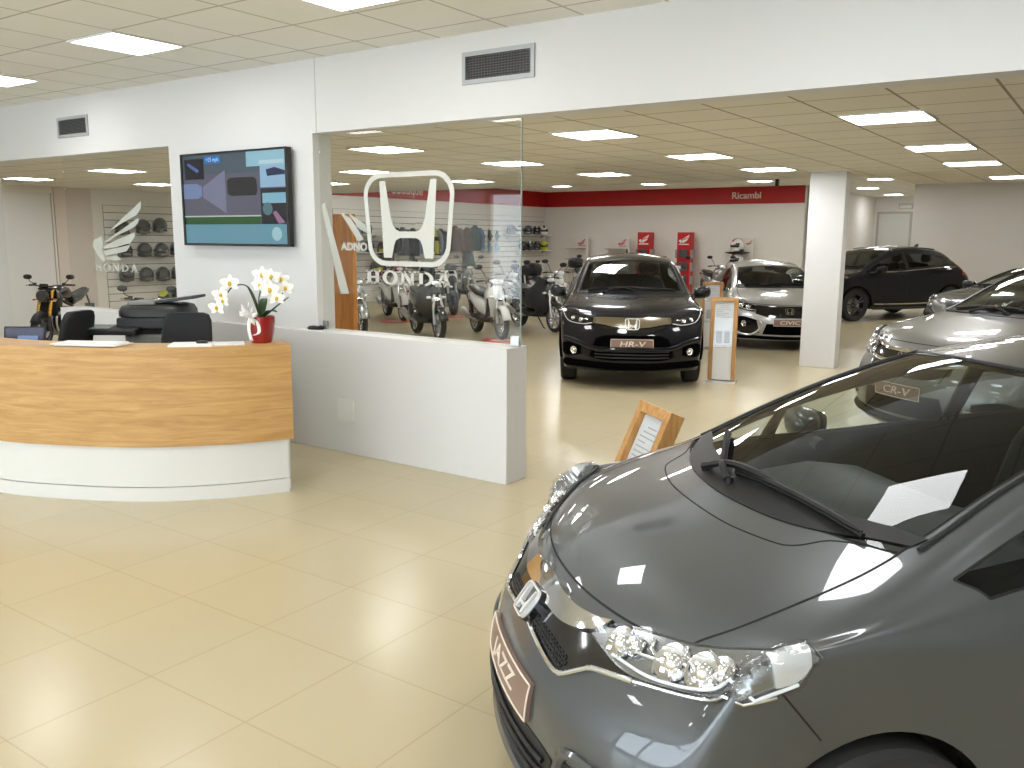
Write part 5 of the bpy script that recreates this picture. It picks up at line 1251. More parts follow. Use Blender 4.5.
mb = MB(); band(mb, -.05, .012, .0, .095); mb.build('plinth', TRIMW, desk, smooth=40)
mb = MB(); band(mb, -.75, -.05, .70, .74); mb.build('work_surface', TRIMW, desk, smooth=40)
E_ = arc_pts(-.036)[-1]; E2 = arc_pts(-.72)[-1]; dv = (E2 - E_).normalized(); ang = math.atan2(dv.y, dv.x)
mb = MB(); c = (E_ + E2) / 2; mb.box((c.x, c.y, .35), ((E2 - E_).length, .04, .70), rz=ang); mb.build('end_panel', TRIMW, desk, smooth=0)

def sheets(label, name, x, y, z, rz, w, h, n, group=None, spread=.03):
    t = thing(name, label, 'papers', (x, y, z), rz, group)
    for i in range(n):
        mb = MB(); a = rnd.uniform(-spread * 3, spread * 3); mb.box((rnd.uniform(-spread, spread), rnd.uniform(-spread, spread), .0022 + i * .0045), (w, h, .0042), rz=a); mb.build('sheet', PAPER, t, smooth=0)
    return t
sheets('stack of white papers on the left part of the oak counter', 'paper_stack', -5.72, 3.255, 1.06, .52, .44, .21, 4)
sheets('white papers spread on the counter under a small black key fob', 'paper_stack', -5.20, 3.64, 1.06, .80, .28, .21, 2, spread=.01)
sheets('white leaflet on the counter against the red flower pot', 'leaflet', -5.06, 3.845, 1.06, .95, .20, .20, 1, spread=.0)
t = thing('key_fob', 'small black key fob lying on the counter papers', 'key fob', (-5.16, 3.70, 1.0705), .7)
mb = MB(); mb.loft([sup((0, 0, z), (1, 0, 0), (0, 1, 0), a, b, 14, .7) for z, a, b in ((0, .04, .02), (.008, .042, .022), (.016, .03, .015))]); mb.build('shell', BLACK, t); mb = MB(); mb.tube([(.055 + .018 * math.cos(2 * PI * i / 14), .018 * math.sin(2 * PI * i / 14), .006) for i in range(14)], .003, 6, True); mb.build('ring', STEEL, t)

# orchid in a red pot
t = thing('potted_orchid', 'white orchid with white bow in a red pot on the counter', 'potted plant', (-4.945, 4.035, 1.06))
mb = MB(); mb.lathe([(0, 0), (.068, 0), (.085, .06), (.094, .14), (.095, .185), (.086, .187), (.083, .15), (0, .14)], (0, 0, 0), (0, 0, 1), 28); mb.build('pot', mat('red_ceramic', srgb(150, 20, 26), .15, coat=.7), t)
mb = MB(); mb.lathe([(0, .15), (.08, .15)], (0, 0, .005), (0, 0, 1), 16); mb.build('soil', mat('bark', (.05, .035, .02), .9), t)
LEAF = mat('orchid_leaf', srgb(38, 74, 30), .35, noise=.3, nscale=15)
cr_, cf = V((.82, .57, 0)), V((.57, -.82, 0))   # along the picture, towards the viewer
def leaf(p, q, w, bend):
    G = []; p, q = V(p), V(q); d = q - p; s = d.cross(V((0, 0, 1)))
    s = s.normalized() if s.length > 1e-5 else cr_
    for i in range(11):
        f = i / 10; c = p.lerp(q, f) + V((0, 0, bend * math.sin(PI * f))); ww = w * math.sin(PI * (.08 + .9 * f)) ** .7
        G.append([c + s * ww * v + V((0, 0, .25 * ww * v * v)) for v in (-1, -.5, 0, .5, 1)])
    mb = MB(); mb.grid(G); mb.build('leaf', LEAF, t, solid=.003)
leaf((0, 0, .16), cr_ * .20 + V((0, 0, .32)), .032, .0); leaf((0, 0, .16), cr_ * -.09 + V((0, 0, .40)), .035, .03); leaf((0, 0, .16), cr_ * .13 + cf * .06 + V((0, 0, .22)), .03, .03); leaf((0, 0, .16), cf * -.12 + V((0, 0, .3)), .03, .04)
st1 = spline([(0, 0, .15), tuple(cr_ * -.05 + V((0, 0, .32))), tuple(cr_ * -.10 + V((0, 0, .40))), tuple(cr_ * -.20 + V((0, 0, .38))), tuple(cr_ * -.28 + V((0, 0, .25)))], 24)
st2 = spline([(0, 0, .15), tuple(cr_ * -.01 + V((0, 0, .3))), tuple(cr_ * .03 + V((0, 0, .42))), tuple(cr_ * .10 + V((0, 0, .44))), tuple(cr_ * .16 + V((0, 0, .34)))], 24)
for s in (st1, st2):
    mb = MB(); mb.tube(s, .005, 6); mb.build('stem', mat('stem_green', srgb(70, 78, 40), .5), t)
PET = mat('orchid_petal', srgb(246, 246, 240), .5); YEL = mat('orchid_throat', srgb(214, 176, 40), .5)
def bloom(p, r, yaw, pitch):
    p = V(p); n = (cf * math.cos(yaw) + cr_ * math.sin(yaw)).normalized() * math.cos(pitch) + V((0, 0, math.sin(pitch))); u, w, n = frame(n); mb = MB()
    for k, (a, L, wd) in enumerate(((90, 1, .5), (210, 1, .5), (330, 1, .5), (20, 1.05, .8), (160, 1.05, .8))):
        a = math.radians(a); d = u * math.cos(a) + w * math.sin(a); s = n.cross(d); G = []
        for i in range(7):
            f = i / 6; ww = r * wd * .55 * math.sin(PI * (.1 + .82 * f)); G.append([p + d * r * L * f + s * ww * v + n * (.004 + .25 * r * f * f * (1 if k > 2 else -.2) + .002 * k) for v in (-1, -.5, 0, .5, 1)])
        mb.grid(G)
    o = mb.build('bloom', PET, t, smooth=80); q = MB(); q.ell(p + n * .018, (r * .2, r * .2, r * .28), n=10, k=6); q.build('throat', YEL, o)
for (x, z, d, r, yw) in ((-.29, .24, .03, .06, -.3), (-.26, .33, .03, .06, -.2), (-.20, .41, .02, .065, .1), (-.235, .29, .06, .05, -.4), (.03, .47, .03, .065, 0), (.095, .46, .05, .06, .3), (.09, .37, .07, .068, .1), (.18, .38, .03, .06, .5), (.15, .44, .0, .055, .5), (.02, .40, .05, .055, -.2), (.13, .31, .06, .055, .3)):
    bloom(cr_ * x + cf * d + V((0, 0, z)), r, yw, .1)
RIB = mat('white_ribbon', srgb(240, 238, 236), .35); mb = MB()
for a, L in ((-.6, .09), (.5, .08), (-1.2, .07), (1.3, .06), (0, .09), (2.4, .06)):
    P = [cr_ * (-.05) + cf * .095 + V((0, 0, .19))]; e = P[0] + cr_ * math.sin(a) * L + V((0, 0, math.cos(a) * L)) + cf * .02
    c = spline([P[0], P[0].lerp(e, .6) + cf * .035, e, P[0].lerp(e, .6) - cf * .01, P[0]], 16); mb.grid([[q - cf * .0 + V((0, 0, .014)), q - V((0, 0, .014))] for q in c])
b0 = cr_ * -.05 + cf * .098
for P in ([b0 + V((0, 0, .19)), b0 + cr_ * -.01 + V((0, 0, .10)), b0 * .92 + cr_ * .0 + V((0, 0, .02))], [b0 + V((0, 0, .19)), b0 + cr_ * .05 + V((0, 0, .15)), b0 + cr_ * .06 + V((0, 0, .08)), b0 + cr_ * .02 + V((0, 0, .06))]):
    c = spline(P, 12); mb.grid([[q - cr_ * .012, q + cr_ * .012] for q in c])
mb.build('ribbon_bow', RIB, t, solid=.001)

# laptop, office chairs, copier behind the desk
t = thing('laptop', 'open laptop with a dark blue screen behind the counter at the left edge', 'laptop', (-6.60, 3.06, .74), math.radians(35))
mb = MB(); mb.box((0, .12, .012), (.36, .25, .02)); mb.build('keyboard_base', SATIN, t, bevel=.004)
Ml = basis((0, .25, .02), (1, 0, 0), (0, .15, 1))
mb = MB(); mb.prism(rrect(.31, .36, .012, 4, 0, .18), -.014, Ml); l = mb.build('lid', SATIN, t, smooth=0)
mb = MB(); mb.prism(rrect(.285, .33, .004, 3, 0, .182), .0012, Ml); mb.build('screen', scr(44, 48, 84, .5), l, smooth=0); mb = MB(); mb.prism([(-.05, .16), (.10, .16), (.10, .29), (-.05, .29)], .002, Ml); mb.build('window_patch', scr(120, 150, 196, .6), l, smooth=0)
def office_chair(label, loc, rz):
    t = thing('office_chair', label, 'office chair', loc, rz, 'black office chairs behind the desk'); F = FABRIC
    mb = MB(); mb.loft([sup((-.02 + x, 0, .48 + z), (1, 0, 0), (0, 1, 0), a, b, 18, .6) for x, z, a, b in ((0, -.05, .18, .18), (0, -.03, .24, .24), (0, .02, .25, .25), (0, .05, .2, .2))]); mb.build('seat', F, t, smooth=60)
    mb = MB(); mb.loft([sup((-.26 - x, 0, z), (0, 1, 0), (1, 0, 0), w, .035, 20, .45) for x, z, w in ((-.0, .60, .17), (.0, .63, .205), (.03, .80, .215), (.07, 1.0, .21), (.10, 1.14, .195), (.11, 1.185, .17), (.11, 1.20, .13))]); mb.build('backrest', F, t, smooth=60)
    mb = MB(); mb.tube(spline([(-.05, 0, .44), (-.25, 0, .45), (-.31, 0, .62), (-.34, 0, .80)], 12), .025, 8); mb.build('back_bar', BLACK, t)
    mb = MB(); mb.cyl((0, 0, .10), (0, 0, .44), .03, n=12); mb.build('gas_lift', BLACK, t)
    b = MB()
    for k in range(5):
        a = 2 * PI * k / 5; b.tube([(0, 0, .12), (math.cos(a) * .3, math.sin(a) * .3, .075)], [.035, .02], 8)
    b = b.build('base', BLACK, t)
    for k in range(5):
        a = 2 * PI * k / 5; q = MB(); q.cyl((math.cos(a) * .3 - .012 * math.sin(a), math.sin(a) * .3 + .012 * math.cos(a), .03), (math.cos(a) * .3 + .012 * math.sin(a), math.sin(a) * .3 - .012 * math.cos(a), .03), .03, n=14); q.cyl((math.cos(a) * .3, math.sin(a) * .3, .03), (math.cos(a) * .3, math.sin(a) * .3, .08), .01, n=6); q.build('caster', BLACK, b)
    for s in (1, -1):
        q = MB(); q.tube([(-.05, s * .2, .46), (-.05, s * .27, .5), (-.06, s * .27, .66)], .016, 8); q.box((-.02, s * .27, .675), (.22, .06, .03)); q.build('armrest', BLACK, t, bevel=.01)
    return t
office_chair('black office chair with a wide square back in front of the copier', (-5.88, 3.89, 0), math.radians(125 + 172))
office_chair('black office chair turned sideways in front of the black motorcycle', (-7.16, 3.60, 0), math.radians(208))
t = thing('copier', 'grey and black office copier behind the desk', 'copier', (-6.74, 4.40, 0), math.radians(35)); t.scale = (.93, .93, 1.03)
GR = mat('copier_grey', srgb(120, 120, 116), .45); DG = mat('copier_dark', srgb(24, 24, 26), .45)
mb = MB(); mb.box((.08, 0, .50), (.54, .55, .92)); mb.build('body', GR, t, bevel=.015)
for z in (.16, .36, .56):
    mb = MB(); mb.box((.08, -.285, z), (.48, .02, .17)); q = mb.build('paper_drawer', DG, t, bevel=.005); mb = MB(); mb.box((.08, -.30, z + .02), (.16, .02, .03)); mb.build('handle', BLACK, q, bevel=.004)
mb = MB(); mb.box((.06, 0, 1.045), (.64, .56, .10)); mb.build('scanner_bed', DG, t, bevel=.02)
mb = MB(); mb.loft([sup((.02, 0, 1.13 + z), (1, 0, 0), (0, 1, 0), a, b, 18, .4) for z, a, b in ((-.03, .30, .27), (.01, .30, .27), (.05, .28, .24), (.065, .23, .2))]); mb.build('document_feeder', DG, t, smooth=50)
mb = MB(); mb.box((.20, .0, 1.23), (.40, .34, .025), M=Matrix.Rotation(-.12, 3, 'Y')); mb.build('feeder_tray', BLACK, t, bevel=.006)
mb = MB(); mb.box((-.06, -.05, 1.205), (.24, .30, .03)); mb.build('feeder_lid', GR, t, bevel=.008)
mb = MB(); mb.box((-.30, -.30, 1.0), (.52, .22, .045), M=Matrix.Rotation(.12, 3, 'X')); q = mb.build('control_panel', DG, t, bevel=.01); mb = MB(); mb.box((-.38, -.31, 1.025), (.2, .14, .004), M=Matrix.Rotation(.12, 3, 'X')); mb.build('display', scr(150, 160, 160, .3), q, smooth=0)
mb = MB(); mb.box((-.32, .05, .72), (.34, .40, .04), M=Matrix.Rotation(.15, 3, 'Y')); mb.box((-.22, .05, .68), (.1, .42, .14)); mb.build('output_tray', DG, t, bevel=.01)

# ------------------------------------------------------------------ oak price stands
def price_stand(label, loc, rz, tilt=.10, lower=.44, h=1.07, w=.335):
    """lower leg upright, upper frame leaning back; faces -y."""
    t = thing('price_stand', label, 'price stand', loc, rz, 'oak framed price stands'); d = .07; b = .05
    mb = MB(); mb.box((0, .04, .008), (w + .04, .26, .016)); mb.build('foot_plate', STEEL, t, smooth=0, bevel=.003)
    mb = MB()
    for s in (1, -1): mb.box((s * (w / 2 - b / 2), 0, lower / 2 + .012), (b, d, lower - .012))
    mb.box((0, d / 2 - .012, lower / 2), (w - 2 * b, .012, lower - .03)); mb.build('lower_frame', WOODV, t, smooth=0, bevel=.002, lr=False)
    mb = MB(); mb.box((0, -.005, lower / 2 + .01), (w - 2 * b, .012, lower - .03)); mb.build('white_panel', TRIMW, t, smooth=0)
    up = h - lower; R3 = Matrix.Rotation(tilt, 4, 'X'); T = Matrix.Translation((0, 0, lower)) @ Matrix.Rotation(-tilt, 4, 'X')
    def bx(c, s, mb): 
        R = T.to_3x3(); mb.box(T @ V(c), s, M=R)
    mb = MB()
    for s in (1, -1): bx((s * (w / 2 - b / 2), 0, up / 2), (b, d, up), mb)
    bx((0, 0, up - b / 2), (w - 2 * b, d, b), mb); o = mb.build('upper_frame', WOODV, t, smooth=0, bevel=.002)
    mb = MB(); bx((0, .005, (up - b) / 2), (w - 2 * b, .012, up - b), mb); mb.build('backing', TRIMW, t, smooth=0)
    mb = MB(); bx((0, -.004, (up - b) / 2 + .01), (.255, .002, up - b - .03), mb); s_ = mb.build('price_sheet', PAPER, t, smooth=0)
    mb = MB(); H0 = up - b - .06
    for i, (x0, x1) in enumerate(((-.04, .05), (-.07, .07), None, (-.09, .09), (-.09, -.01), (-.09, .06), (-.09, .02), None, (-.09, .09), (-.09, .05), (-.09, .07), (-.09, .0))[:12] if False else [(-.04, .05), (-.07, .07), (-.09, .09), (-.09, -.01), (-.09, .06), (-.09, .02), (-.09, .09), (-.09, .05), (-.09, .07), (-.09, 0)]):
        z = (up - b) / 2 + .01 + H0 / 2 - .035 - i * .024; bx(((x0 + x1) / 2, -.0056, z), (x1 - x0, .001, .006), mb)
    for x in (-.05, .05): bx((x, -.0056, .13), (.07, .001, .15), mb)
    mb.build('print', INK, s_, smooth=0)
    mb = MB(); bx((0, -.012, (up - b) / 2), (w - 2 * b - .004, .003, up - b - .004), mb); mb.build('cover_sheet', LENS, t, smooth=0)
    return t
price_stand('oak framed price stand on the floor right beside the black crossover', (-4.09, 10.60, 0), math.radians(16))
price_stand('oak framed price stand partly hidden behind the nearer stand, by the silver hatchback', (-5.52, 13.75, 0), math.radians(20), h=1.10)
price_stand('oak framed price stand leaning back just beyond the foreground hatchback bonnet', (-1.83, 3.40, 0), math.radians(-39.6), tilt=.40, lower=.42, h=1.09)

# tall oak panel behind the pane
t = thing('oak_panel', 'tall plain oak panel standing behind the left edge of the pane', 'panel', (-5.83, 5.72, 0))
mb = MB(); mb.box((0, 0, 1.0), (.27, .05, 2.0)); mb.build('board', wood_mat('oak_panel_wood', srgb(176, 110, 46), srgb(204, 140, 72), (9, 9, .8), .45), t, smooth=0, bevel=.003); mb = MB(); mb.box((0, .05, .02), (.29, .3, .04)); mb.build('foot', SATIN, t, smooth=0)

# red discs on the floor
for x, y, l in ((-8.95, 12.55, 'under the front wheel of the white scooter at the pane end'), (-12.8, 14.05, 'under the white scooter below the frosted lettering'), (-12.6, 15.75, 'under the white and black motorcycle')):
    t = thing('floor_disc', 'flat red floor ring ' + l, 'floor mat', (x, y, 0), 0, 'red floor discs')
    mb = MB(); mb.lathe([(.20, .0005), (.20, .006), (.33, .006), (.335, .0005)], (0, 0, 0), (0, 0, 1), 32, closed=True); mb.build('ring', RED, t, smooth=0); mb = MB(); mb.lathe([(0, .004), (.2, .004), (.2, .0005), (0, .0005)], (0, 0, 0), (0, 0, 1), 32); mb.build('centre', mat('pale_vinyl', srgb(214, 190, 170), .4), t, smooth=0)

# ------------------------------------------------------------------ slat walls and what hangs on them
SLAT = mat('slat_board', srgb(230, 226, 218), .5); GROOVE = mat('slat_groove', srgb(120, 112, 104), .7)
def slatwall(label, y0, y1, z0, z1, pitch):
    t = thing('slat_wall', label, 'display wall', (-17.3, (y0 + y1) / 2, 0)); L = y1 - y0
    mb = MB(); mb.box((.008, 0, (z0 + z1) / 2), (.012, L, z1 - z0)); mb.build('backing', GROOVE, t, smooth=0)
    mb = MB(); n = int((z1 - z0) / pitch)
    for i in range(n): mb.box((.022, 0, z0 + (i + .5) * (z1 - z0) / n), (.016, L - .01, (z1 - z0) / n - .016))
    mb.build('slat_boards', SLAT, t, smooth=0); return t
slatwall('grey slatted display wall with black helmets, left opening', 10.2, 13.7, .28, 2.41, .152)
slatwall('long pale slatted display wall with clothing under the boutique band', 16.6, 26.9, .3, 2.53, .16)
def helmet(label, x, y, z, rz, col, visor=GLOSSB, group=None, s=1.0, stripe=None, open_face=True):
    t = thing('helmet', label, 'helmet', (x, y, z), rz, group)
    mb = MB(); mb.ell((0, 0, .125 * s), (.145 * s, .12 * s, .135 * s), n=20, k=12, t1=2.35 if open_face else 2.85); mb.build('shell', col, t, solid=.012, smooth=80)
    if not open_face:
        mb = MB(); mb.loft([sup((.09 * s + dx, 0, .05 * s), (0, 1, 0), (0, 0, 1), w * s, .04 * s, 14, .6) for dx, w in ((-.09, .115), (-.02, .11), (.035, .08), (.05, .04))]); mb.build('chin_bar', col, t, smooth=60)
    G = [[V(((.15 * math.cos(a)) * s, (.125 * math.sin(a)) * s, (.09 + .085 * q) * s)) * (1 - .0) - V((.02 * q * q * s, 0, 0)) for a in [-1.2 + 2.4 * i / 10 for i in range(11)]] for q in (0, .33, .66, 1)]
    mb = MB(); mb.grid(G); mb.build('visor', visor, t, solid=.004, smooth=80)
    mb = MB(); mb.tube([(.11 * s * math.cos(a) - .01, .098 * s * math.sin(a), .035 * s) for a in [2 * PI * i / 20 for i in range(20)]], .018 * s, 8, True); mb.build('neck_roll', SATIN, t)
    if stripe:
        mb = MB(); G = [[V((.148 * math.sin(e) * s, v * .03 * s, (.125 + .138 * math.cos(e)) * s)) for v in (-1, 0, 1)] for e in [-1.6 + 2.6 * i / 12 for i in range(13)]]; mb.grid(G); mb.build('stripe', stripe, t, solid=.003, smooth=80)
    return t
HB_ = mat('helmet_black', (.02, .02, .022), .22, coat=.6); HY = mat('helmet_yellow', srgb(214, 218, 24), .3, coat=.4); HW = mat('helmet_white', srgb(232, 230, 226), .25, coat=.5); HG = mat('helmet_grey', (.14, .15, .17), .25, coat=.5)
HLG = 'black helmets on the slatted wall of the left opening'
for y, z, n in ((11.37, 1.86, 'top row, right'), (10.97, 1.82, 'top row, just right of the frosted wing'), (10.50, 1.80, 'top row, behind the frosted wing'), (10.97, 1.34, 'second row, right of the wing'), (11.37, 1.33, 'second row, third from the slat edge'), (11.75, 1.36, 'second row, cut by the television wall'), (10.52, 1.34, 'second row, behind the lower wing'),
    (10.53, .83, 'third row, nearest the slat edge'), (10.98, .82, 'third row, second from the slat edge'), (11.37, .82, 'third row, third from the slat edge'), (11.75, .84, 'third row, cut by the television wall'), (11.73, .36, 'bottom row, beside the copier')):
    t = helmet('black helmet on the left slatted wall, ' + n, -17.11, y, z, math.radians(-50), HB_, group=HLG, open_face=False, s=1.22)
    mb = MB(); mb.box((-.09, 0, .0), (.2, .05, .012)); mb.build('bracket', STEEL, t, smooth=0)
def shelf(label, y0, y1, z, x=-17.3, d=.34):
    t = thing('wall_shelf', label, 'shelf', (x, (y0 + y1) / 2, z)); mb = MB(); mb.box((d / 2, 0, -.012), (d, y1 - y0, .024)); mb.build('board', TRIMW, t, smooth=0, bevel=.003)
    for s in (-.4, .4):
        mb = MB(); mb.prism([(0, 0), (d * .8, 0), (0, -.12)], .02, basis((0, s * (y1 - y0), -.024), (1, 0, 0), (0, 0, 1))); mb.build('bracket', STEEL, t, smooth=0)
shelf('upper white shelf with helmets near the far corner', 24.3, 26.95, 1.90); shelf('lower white shelf with helmets near the far corner', 25.0, 26.95, 1.36)
shelf('upper white shelf with a helmet beside the oak panel', 17.2, 18.1, 1.86); shelf('lower white shelf with a helmet beside the oak panel', 17.2, 18.1, 1.38)
HRG = 'helmets on the far corner shelves'
for y, z, c, st, l in ((24.55, 1.90, HG, None, 'grey helmet at the pane side of the upper corner shelf'), (25.05, 1.90, HW, HB_, 'white helmet with black stripe on the upper corner shelf'), (25.6, 1.90, HG, None, 'grey helmet in the middle of the upper corner shelf'), (26.15, 1.90, HB_, HW, 'black helmet with white stripe on the upper corner shelf'), (26.6, 1.90, HW, HB_, 'white and black helmet nearest the corner, upper shelf'),
    (25.3, 1.36, HB_, None, 'plain black helmet at the end of the lower corner shelf'), (25.72, 1.36, HB_, HW, 'black helmet with white stripe on the lower corner shelf'), (26.15, 1.36, HB_, HG, 'black helmet beside the yellow one on the lower shelf'), (26.6, 1.36, HY, None, 'bright yellow helmet on the lower corner shelf')):
    helmet(l, -17.09, y, z, math.radians(-55), c, group=HRG, stripe=st, open_face=False, s=1.25)
helmet('grey helmet with yellow patch on the shelf beside the oak panel', -17.09, 17.65, 1.86, math.radians(-40), HG, group='helmets beside the oak panel', stripe=HY, open_face=False, s=1.25)
helmet('dark helmet with yellow trim on the lower shelf beside the oak panel', -17.09, 17.72, 1.38, math.radians(-40), HB_, group='helmets beside the oak panel', stripe=HY, open_face=False, s=1.25)
def jacket(label, y, z, col, sleeve, x=-16.93, rz=PI / 2, s=1.0, group='clothes hanging on the slatted wall', accent=None):
    t = thing('jacket', label, 'jacket', (x, y, z), rz, group)
    mb = MB(); mb.loft([sup((0, 0, q * s), (0, 1, 0), (1, 0, 0), w * s, d * s, 18, .8) for q, w, d in ((-.68, .22, .10), (-.5, .22, .11), (-.25, .22, .12), (-.06, .225, .11), (.02, .19, .09), (.07, .08, .06), (.11, .065, .055))]); mb.build('body', col, t, smooth=70)
    for k in (1, -1):
        mb = MB(); mb.tube(spline([(0, k * .17 * s, -.01 * s), (.01, k * .27 * s, -.16 * s), (.02, k * .30 * s, -.38 * s), (.04, k * .28 * s, -.60 * s)], 12), [.075 * s] * 4 + [.065 * s] * 4 + [.055 * s] * 4, 10); mb.build('sleeve', sleeve, t, smooth=70)
    mb = MB(); mb.tube(spline([(0, -.2 * s, .0), (0, 0, .10 * s), (0, .2 * s, .0)], 8), .008, 6); mb.tube([(0, 0, .1 * s), (0, 0, .2 * s)], .006, 6); mb.tube([(0, -.1, .2 * s), (0, .37, .24 * s)], .008, 6); mb.build('hanger', STEEL, t)
    if accent:
        mb = MB(); mb.loft([sup((0, 0, q * s), (0, 1, 0), (1, 0, 0), .228 * s, .124 * s, 18, .8) for q in (-.30, -.24, -.18)]); mb.build('chest_stripe', accent, t, smooth=70)
CL = lambda n, r, g, b: mat('cloth_' + n, srgb(r, g, b), .85, noise=.25, nscale=12, bump=.3, bscale=60)
CK, CG, CB_, CBR, CY, CR, CT = CL('black', 34, 34, 38), CL('grey', 104, 104, 108), CL('blue', 74, 104, 136), CL('brown', 96, 74, 64), CL('yellow', 206, 196, 60), CL('red', 92, 24, 24), CL('teal', 60, 74, 70)
jacket('dark red jacket with yellow trim beside the oak panel', 18.2, 1.62, CR, CBR, s=.85, accent=CY)
for a in ((18.9, 1.78, CK, CK, None, 'black jacket hanging behind the left leg of the H emblem'), (19.35, 1.72, CG, CK, None, 'grey and black jacket hanging behind the middle of the H emblem'), (19.8, 1.70, CK, CB_, None, 'black jacket with blue sleeves behind the H emblem'), (20.3, 1.75, CB_, CK, None, 'blue jacket with black sleeves behind the right leg of the H emblem'),
          (20.7, 1.75, CY, CG, CK, 'yellow and grey jacket hanging inside the right of the emblem frame'), (21.05, 1.70, CK, CK, None, 'black jacket hanging beside the yellow one'), (21.75, 1.80, CBR, CBR, None, 'brown jacket hanging right of the emblem frame'), (22.35, 1.75, CBR, CT, None, 'brown jacket with green collar, right of the emblem frame'), (22.75, 1.82, CT, CB_, None, 'dark green jacket with blue sleeves beside the gloves')):
    jacket(a[5], a[0] - .42, a[1] + .24, a[2], a[3], accent=a[4])
jacket('dark red jacket low on the wall beside the oak panel', 17.9, 1.12, CR, CR, s=.8, accent=CY); jacket('black jacket with yellow trim low behind the emblem corner', 18.7, 1.05, CK, CBR, s=.8, accent=CY); jacket('dark jacket hanging low under the jackets of the H emblem', 20.0, .95, CK, CK, s=.8)
def glove(label, y, z, m):
    t = thing('glove', label, 'glove', (-17.2, y, z), 0, 'gloves hanging on the slatted wall')
    mb = MB(); mb.loft([sup((0, 0, q), (0, 1, 0), (1, 0, 0), w, d, 12, .8) for q, w, d in ((-.02, .05, .03), (-.10, .05, .035), (-.20, .075, .04), (-.26, .07, .03))]); mb.build('palm', m, t, smooth=70)
    for k in range(4):
        mb = MB(); mb.tube([(0, -.055 + k * .037, -.25), (.01, -.06 + k * .04, -.34 - (.03 if k in (1, 2) else 0))], [.02, .013], 8); mb.build('finger', m, t)
    mb = MB(); mb.tube([(0, .06, -.16), (.02, .11, -.22), (.02, .115, -.26)], [.024, .02, .014], 8); mb.build('thumb', m, t); mb = MB(); mb.tube([(-.08, 0, .0), (.02, 0, .0), (.02, 0, -.02)], .005, 5); mb.build('hook', STEEL, t)
PB = CL('pale_blue', 150, 176, 196)
for i, y in enumerate((23.1, 23.5, 23.9)):
    n = ('nearest the jackets', 'in the middle', 'farthest from the jackets')[i]; glove('dark green glove in the upper row, ' + n, y, 2.05, CT); glove('pale blue glove in the lower row, ' + n, y, 1.66, PB)

# ------------------------------------------------------------------ stands along the back wall
PHOTO = mat('brochure_photo', (.10, .09, .09), .3, noise=.9, nscale=9)
def red_stand(label, x, dark):
    t = thing('brochure_stand', label, 'brochure stand', (x, 26.6, 0), 0, 'red brochure stands'); w = .46
    mb = MB(); mb.box((0, 0, 1.0), (w, .30, 2.0)); mb.build('column', RED, t, bevel=.01, smooth=0); mb = MB(); mb.box((0, 0, .02), (w + .1, .42, .04)); mb.build('foot', SATIN, t, smooth=0)
    mb = MB(); wing(mb, basis((-.17, -.151, 1.66), (1, 0, 0), (0, 0, 1)), .36); mb.box((.0, -.153, 1.62), (.34, .006, .03)); mb.build('wing_badge', PAPER, t, smooth=0)
    for z in (1.33, .92, .5):
        mb = MB(); mb.box((0, -.20, z - .03), (.34, .09, .22)); o = mb.build('pocket', LENS, t, smooth=0); mb = MB(); mb.box((0, -.19, z), (.29, .03, .27)); mb.build('brochure', PHOTO, o, smooth=0)
        for s in (1, -1):
            mb = MB(); mb.box((s * .26, -.03, z - .02), (.06, .22, .27)); mb.build('side_pocket', mat('brochure_grey', srgb(150, 144, 140), .4), t, smooth=0)
red_stand('red brochure stand with white wing, directly over the black crossover roof', -13.08, 1); red_stand('red brochure stand with white wing, right of the black crossover roof', -11.66, 0)
def white_stand(label, x):
    t = thing('display_stand', label, 'display stand', (x, 26.75, 0), 0, 'white display stands'); 
    mb = MB(); mb.box((0, 0, .9), (.78, .08, 1.78)); mb.build('back_board', mat('stand_white', srgb(224, 216, 206), .45), t, smooth=0, bevel=.004); mb = MB(); mb.box((0, -.05, .02), (.8, .4, .04)); mb.build('foot', TRIMW, t, smooth=0)
    for z in (1.44, 1.08, .7):
        mb = MB(); mb.box((-.04, -.16, z), (.7, .26, .025)); mb.build('shelf', mat('shelf_grey', srgb(170, 158, 148), .5), t, smooth=0)
    mb = MB(); wing(mb, basis((-.02, -.041, 1.56), (1, 0, 0), (0, 0, 1)), .30); mb.box((.15, -.043, 1.535), (.28, .006, .02)); mb.build('wing_badge', RED, t, smooth=0)
white_stand('white display stand with a red wing, left of the black crossover roof', -15.72); white_stand('white display stand with a red wing, over the left of the crossover roof', -14.14)
t = thing('helmet_stand', 'white board with red wing and dark trays by the silver hatchback roof', 'display stand', (-9.92, 26.7, 0))
mb = MB(); mb.box((.12, .1, .95), (.62, .06, 1.76)); mb.build('back_board', mat('stand_white', srgb(224, 216, 206), .45), t, smooth=0, bevel=.004); mb = MB(); wing(mb, basis((.2, .068, 1.62), (1, 0, 0), (0, 0, 1)), .2); mb.build('wing_badge', RED, t, smooth=0)
mb = MB(); mb.box((.1, 0, .02), (.7, .5, .04)); mb.build('foot', SATIN, t, smooth=0)
for z in (1.40, .95):
    mb = MB(); mb.loft([sup((-.02, -.08, z + q), (1, 0, 0), (0, 1, 0), a, b, 18, .6) for q, a, b in ((-.06, .22, .16), (-.02, .36, .24), (0, .37, .25))]); mb.build('tray', SATIN, t, smooth=0)
helmet('white helmet with red stripe on the upper tray of the helmet stand', -9.94, 26.62, 1.40, math.radians(-120), HW, group='helmets on the helmet stand', stripe=RED, open_face=False, s=1.6)
helmet('white helmet with red stripe on the lower tray of the helmet stand', -9.94, 26.62, .95, math.radians(-120), HW, group='helmets on the helmet stand', stripe=RED, open_face=False, s=1.6)
helmet('yellow topped helmet low on the left slatted wall, above the copier', -17.11, 11.37, .36, math.radians(-50), HY, group=HLG)

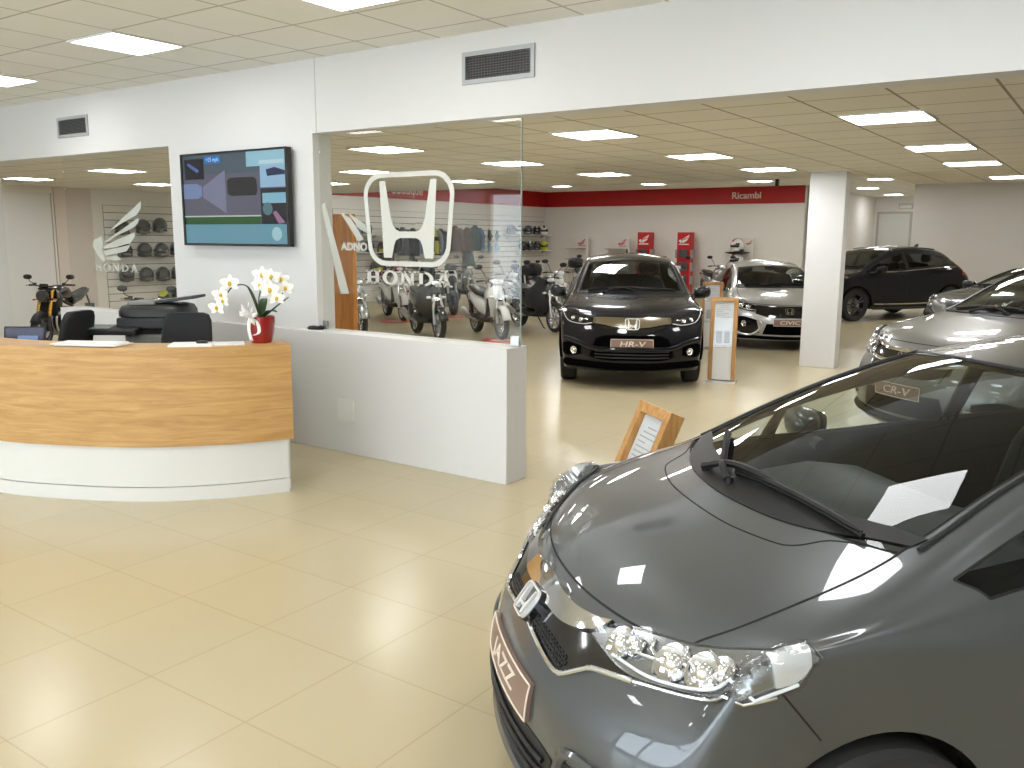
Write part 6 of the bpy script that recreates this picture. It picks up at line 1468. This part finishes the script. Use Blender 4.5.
# daylight outside the shop windows behind the camera
w = bpy.data.worlds.new('world'); S.world = w; w.use_nodes = True; bg = w.node_tree.nodes['Background']; bg.inputs[0].default_value = (.80, .88, 1, 1); bg.inputs[1].default_value = 8.5
t = thing('autumn_tree', 'yellow autumn tree outside the shop window, seen only as a reflection', 'tree', (-6.5, -13, 0))
mb = MB(); mb.tube(spline([(0, 0, 0), (.1, 0, 1.5), (0, .1, 3.0), (.2, 0, 4.5)], 12), [.2] * 6 + [.12] * 6, 10); mb.build('trunk', mat('bark_brown', (.07, .05, .035), .9), t)
mb = MB()
for i in range(1400):
    a, e = rnd.uniform(0, 2 * PI), rnd.uniform(-.9, 1.4); rr = rnd.uniform(.6, 1.0); p = V((2.6 * rr * math.cos(a) * math.cos(e), 2.6 * rr * math.sin(a) * math.cos(e), 4.4 + 1.7 * rr * math.sin(e))); n = V((rnd.gauss(0, 1), rnd.gauss(0, 1), rnd.gauss(0, 1))).normalized(); u, q, n = frame(n); s = rnd.uniform(.10, .2)
    mb.add([p - u * s, p - q * s * .5, p + u * s, p + q * s * .5], [(0, 1, 2, 3)])
mb.build('foliage', mat('yellow_leaves', (.62, .36, .05), .7, noise=.5, nscale=3), t, smooth=0, fix=False)
S.view_settings.exposure = 0.0
S.cycles.max_bounces = 10; S.cycles.transparent_max_bounces = 16
cam = bpy.data.cameras.new('camera'); co = bpy.data.objects.new('camera', cam); COL.objects.link(co)
S.camera = co; cam.sensor_fit = 'HORIZONTAL'; cam.sensor_width = 36; cam.lens = 873.99476 / 1024 * 36; cam.clip_start = .05; cam.clip_end = 200
def cam_rot(p, y, r):
    cy, sy, cp, sn = math.cos(y), math.sin(y), math.cos(p), math.sin(p)
    fw = V((-sy * cp, cy * cp, -sn)); rt = V((cy, sy, 0)); up = rt.cross(fw); c, s = math.cos(r), math.sin(r)
    r2, u2 = rt * c + up * s, up * c - rt * s
    return Matrix(((r2.x, u2.x, -fw.x), (r2.y, u2.y, -fw.y), (r2.z, u2.z, -fw.z)))
co.matrix_world = Matrix.Translation((0, 0, 1.8)) @ cam_rot(.16601217, .60588761, .00613753).to_4x4()
S.view_settings.view_transform = 'Standard'; S.view_settings.look = 'None'; S.view_settings.gamma = 1; S.view_settings.use_curve_mapping = False
